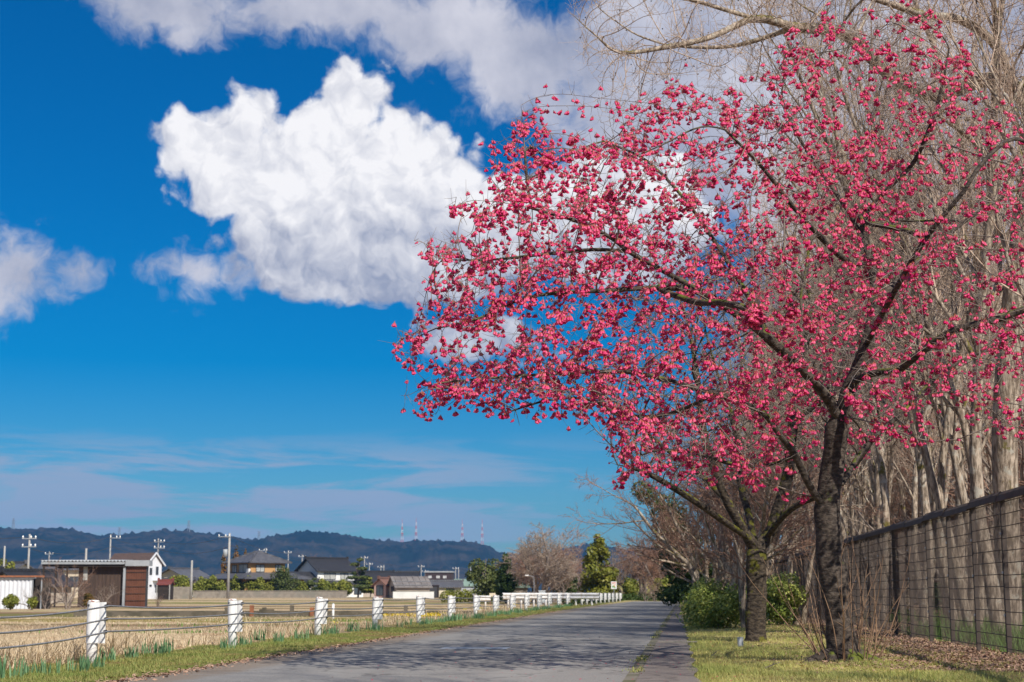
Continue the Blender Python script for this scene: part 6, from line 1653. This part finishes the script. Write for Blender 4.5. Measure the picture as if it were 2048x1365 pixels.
V, F, va = blades(on_ground(x, y) + (0, 0, 0.18), rg.uniform(0.06, 0.12, n), rg.uniform(0.05, 0.09, n), 0.5, rg); stuff('yellow_flowers', V, F, M['yellow_flower'], va, 'strip of small yellow rape flowers beside the channel', 'flowers')
# green floor of the wood
n = 9000; y = ysamp(n, 16.5, 45, 1.7); x = xw(y) + 0.15 + np.abs(rg.normal(0, 1.9, n)); pat = vnoise(x * 0.5 + 11, y * 0.35, 27); k = pat > 0.42; x, y = x[k], y[k]; n = len(x)
V, F, va = blades(on_ground(x, y), rg.uniform(0.10, 0.42, n), rg.uniform(0.006, 0.014, n), 0.8, rg); stuff('wood_grass', V, F, M['wood_grass'], va, 'tall fresh green grass on the floor of the wood', 'grass')
# fallen leaves and petals
def flakes(x, y, z, s, rg, tilt=0.5):
    n = len(x); c = np.stack([x, y, z], -1); nr = rg.normal(0, tilt, (n, 3)); nr[:, 2] = 1; nr /= np.linalg.norm(nr, axis=1)[:, None]
    a = np.cross(nr, rg.normal(0, 1, (n, 3))); a /= np.linalg.norm(a, axis=1)[:, None]; b = np.cross(nr, a); s = s[:, None]
    V = np.stack([c - a * s, c + b * s * 0.55, c + a * s, c - b * s * 0.55], 1); return V.reshape(-1, 3), np.arange(4 * n).reshape(n, 4), np.repeat(rg.uniform(0, 1, n), 4)
n = 26000; y = ysamp(n, 14, 50, 1.7); x = xw(y) - 0.55 + rg.normal(0, 0.75, n)
k = x > xr(y) + 0.2; x, y = x[k], y[k]; n = len(x)
V, F, va = flakes(x, y, hgt(x, y) + rg.uniform(0.004, 0.03, n), rg.uniform(0.008, 0.024, n), rg); stuff('leaf_litter', V, F, M['litter'], va, 'brown fallen leaves along the foot of the mesh fence', 'leaves')
n = 5200; y = ysamp(n, 12, 60, 1.6); x = xl(y) + rg.normal(0.0, 0.11, n) - 0.03
V, F, va = flakes(x, y, np.where(x > xl(y) - 0.03, 0.052, hgt(x, y) + 0.01), rg.uniform(0.010, 0.026, n), rg, 0.3); stuff('edge_litter', V, F, M['litter'], va, 'dead leaves gathered along the left lane edge', 'leaves')
n = 900; y = ysamp(n, 12, 34, 1.6); x = rg.uniform(xm(y) - 2.6, xr(y) + 0.6); 
k = rg.uniform(0, 1, n) < np.where(x > xm(y), 1.0, 0.35); x, y = x[k], y[k]; n = len(x)
V, F, va = flakes(x, y, np.where(x < xr(y), 0.053, hgt(x, y) + 0.03), rg.uniform(0.008, 0.016, n), rg, 0.2); stuff('fallen_petals', V, F, M['petal_fallen'], va, 'scattered fallen pink petals on the pavement', 'petals')
# tufts in the kerb joint
n = 1500; y = ysamp(n, 12, 60, 1.5); cl = vnoise(y * 1.1, y * 0 + 3, 28); k = cl > 0.58; y = y[k]; n = len(y); x = xm(y) + rg.normal(0, 0.04, n)
V, F, va = blades(np.stack([x, y, 0 * y + 0.048], -1), rg.uniform(0.012, 0.04, n), rg.uniform(0.006, 0.012, n), 0.9, rg); stuff('kerb_moss', V, F, M['grass_verge'], va, 'tufts of grass growing in the kerb joint', 'grass')

# ------------------------------------------------------------------ daffodil clumps along the white fence
def daff(rg, nb, rad, flower):
    n = nb; a = rg.uniform(0, 6.28, n); d = rad * np.sqrt(rg.uniform(0, 1, n)); pts = np.stack([np.cos(a) * d, np.sin(a) * d, -0.01 + 0 * a], -1)
    V, F, va = blades(pts, rg.uniform(0.12, 0.25, n), rg.uniform(0.014, 0.022, n), 0.32, rg, bend=0.1)
    leaves = fast_mesh('leaves', V, F, M['daffodil'], attr={'var': va})
    fl = None
    if flower:
        m = 3; x = rg.normal(0, rad * 0.5, m); y = rg.normal(0, rad * 0.5, m); V, F, va = flakes(np.repeat(x, 6), np.repeat(y, 6), np.repeat(rg.uniform(0.22, 0.3, m), 6) + rg.normal(0, 0.006, 18), np.full(18, 0.022), rg, 1.5)
        st = [(np.array([[x[i] * 0.6, y[i] * 0.6, 0.0], [x[i], y[i], 0.25]]), np.array([0.003, 0.003])) for i in range(m)]
        fl = fast_mesh('flower', V, F, M['daff_flower'], attr={'var': va})
    return leaves, fl
rd = np.random.default_rng(9)
DF = [daff(rd, 28, 0.12, False), daff(rd, 38, 0.16, False), daff(rd, 20, 0.09, False), daff(rd, 34, 0.15, True)]
spots = [(14, 1358), (60, 1350), (105, 1350), (155, 1345), (182, 1338), (215, 1325), (262, 1318), (312, 1310), (335, 1306), (455, 1300), (485, 1292), (520, 1284), (556, 1286), (600, 1280), (625, 1272)]
for k, (px, py) in enumerate(spots):
    p = G(px, py, 0.03); lv, fl = DF[k % 3 if k < 12 else k % 4]
    h = empty('daffodil_clump', (p[0], p[1], float(hgt(p[0], p[1]))), rd.uniform(0, 6)); s = rd.uniform(0.75, 1.15); h.scale = (s, s, s)
    lab = ORD[k] + ' daffodil leaf clump from the left picture edge along the verge'
    tag(h, lab, 'plant', 'near daffodil clumps' if px < 400 else 'middle daffodil clumps'); obj('leaves', lv, h)
    if fl: obj('flower', fl, h)
y = 26.4
while y < 82:
    x = float(xf(y)) + 0.22 + rd.normal(0, 0.12); lv, fl = DF[int(rd.integers(0, 4))]
    h = empty('daffodil_clump', (x, y, float(hgt(x, y))), rd.uniform(0, 6)); s = rd.uniform(0.7, 1.1); h.scale = (s, s, s)
    tag(h, 'far blue green daffodil leaf clump along the white fence beyond the third post', 'plant', 'far daffodil clumps'); obj('leaves', lv, h)
    if fl: obj('flower', fl, h)
    y += rd.uniform(0.25, 1.3) if rd.uniform() < 0.8 else rd.uniform(1.5, 3)

# ------------------------------------------------------------------ small things
p = G(951, 1297, 0.05)
h = MB().box(-0.42, 0.42, -0.28, 0.28, 0.0, 0.006).build('drain_cover', M['steel'], None, (p[0], p[1], 0.048), -math.atan(0.105)); tag(h, 'flat steel drain cover let into the lane', 'drain cover')
for k in range(6): MB().box(-0.36, 0.36, -0.23 + k * 0.085, -0.20 + k * 0.085, 0.0062, 0.009).build('rib', M['steel'], h)
p = G(1355, 1284, 0.05)
h = MB().box(-0.28, 0.28, -0.22, 0.22, 0.0, 0.006).build('drain_cover', M['concrete'], None, (p[0], p[1], 0.048), -math.atan(0.105)); tag(h, 'pale concrete cover in the pavement beside the shrub', 'drain cover')
MB().box(-0.06, 0.06, -0.015, 0.015, 0.0062, 0.009).build('lifting_slot', M['dark_steel'], h)
p = G(1481, 1293, 0.05)
h = empty('plastic_can', (p[0], p[1], 0.04)); tag(h, 'small grey white plastic can against the mossy trunk', 'can')
MB().tube([(0, 0, 0), (0, 0, 0.02), (0, 0, 0.11), (0, 0, 0.115)], [0.036, 0.038, 0.038, 0.036], 14).build('body', M['plastic_grey'], h, smooth=True)
MB().tube([(0, 0, 0.1152), (0, 0, 0.128)], [0.041, 0.041], 14).build('rim', M['plastic_grey'], h)
for k, (px, py, a, ln) in enumerate(((1545, 1335, 0.7, 0.22), (1610, 1322, -0.6, 0.16), (1430, 1310, 1.2, 0.3))):
    p = G(px, py, 0.06); c, s = math.cos(a), math.sin(a)
    h = MB().tube([(-c * ln / 2, -s * ln / 2, 0.0), (0, 0.01, 0.025), (c * ln / 2, s * ln / 2, 0.05)], [0.006, 0.005, 0.003], 5).build('fallen_twig', M['bark_twig'], None, (p[0], p[1], 0.055))
    MB().tube([(0, 0.01, 0.025), (c * 0.05, s * 0.05 + 0.03, 0.06)], [0.003, 0.002], 4).build('side_twig', M['bark_twig'], h)
    tag(h, ['dark fallen twig on the lawn left of the cherry roots', 'short fallen twig on the lawn nearest the cherry roots', 'long fallen twig on the lawn near the pavement'][k], 'twig')
# ------------------------------------------------------------------ the air
hb = MB().box(-5200, 5200, -300, 4200, -6, 190)
hm = bpy.data.materials.new('haze_air'); hm.use_nodes = True
t = NT(hm.node_tree); t.n.clear()
o_ = t.new('ShaderNodeOutputMaterial'); pv = t.new('ShaderNodeVolumePrincipled')
pv.inputs['Color'].default_value = (0.09, 0.42, 1.0, 1)
pv.inputs['Density'].default_value = 0.0001
pv.inputs['Density Attribute'].default_value = ''
try: hm.cycles.homogeneous_volume = True
except Exception: pass
pv.inputs['Anisotropy'].default_value = 0.0
t.l.new(pv.outputs[0], o_.inputs['Volume'])
hz = hb.build('haze', hm); tag(hz, 'thin blue haze over the plain', 'haze', kind='stuff')
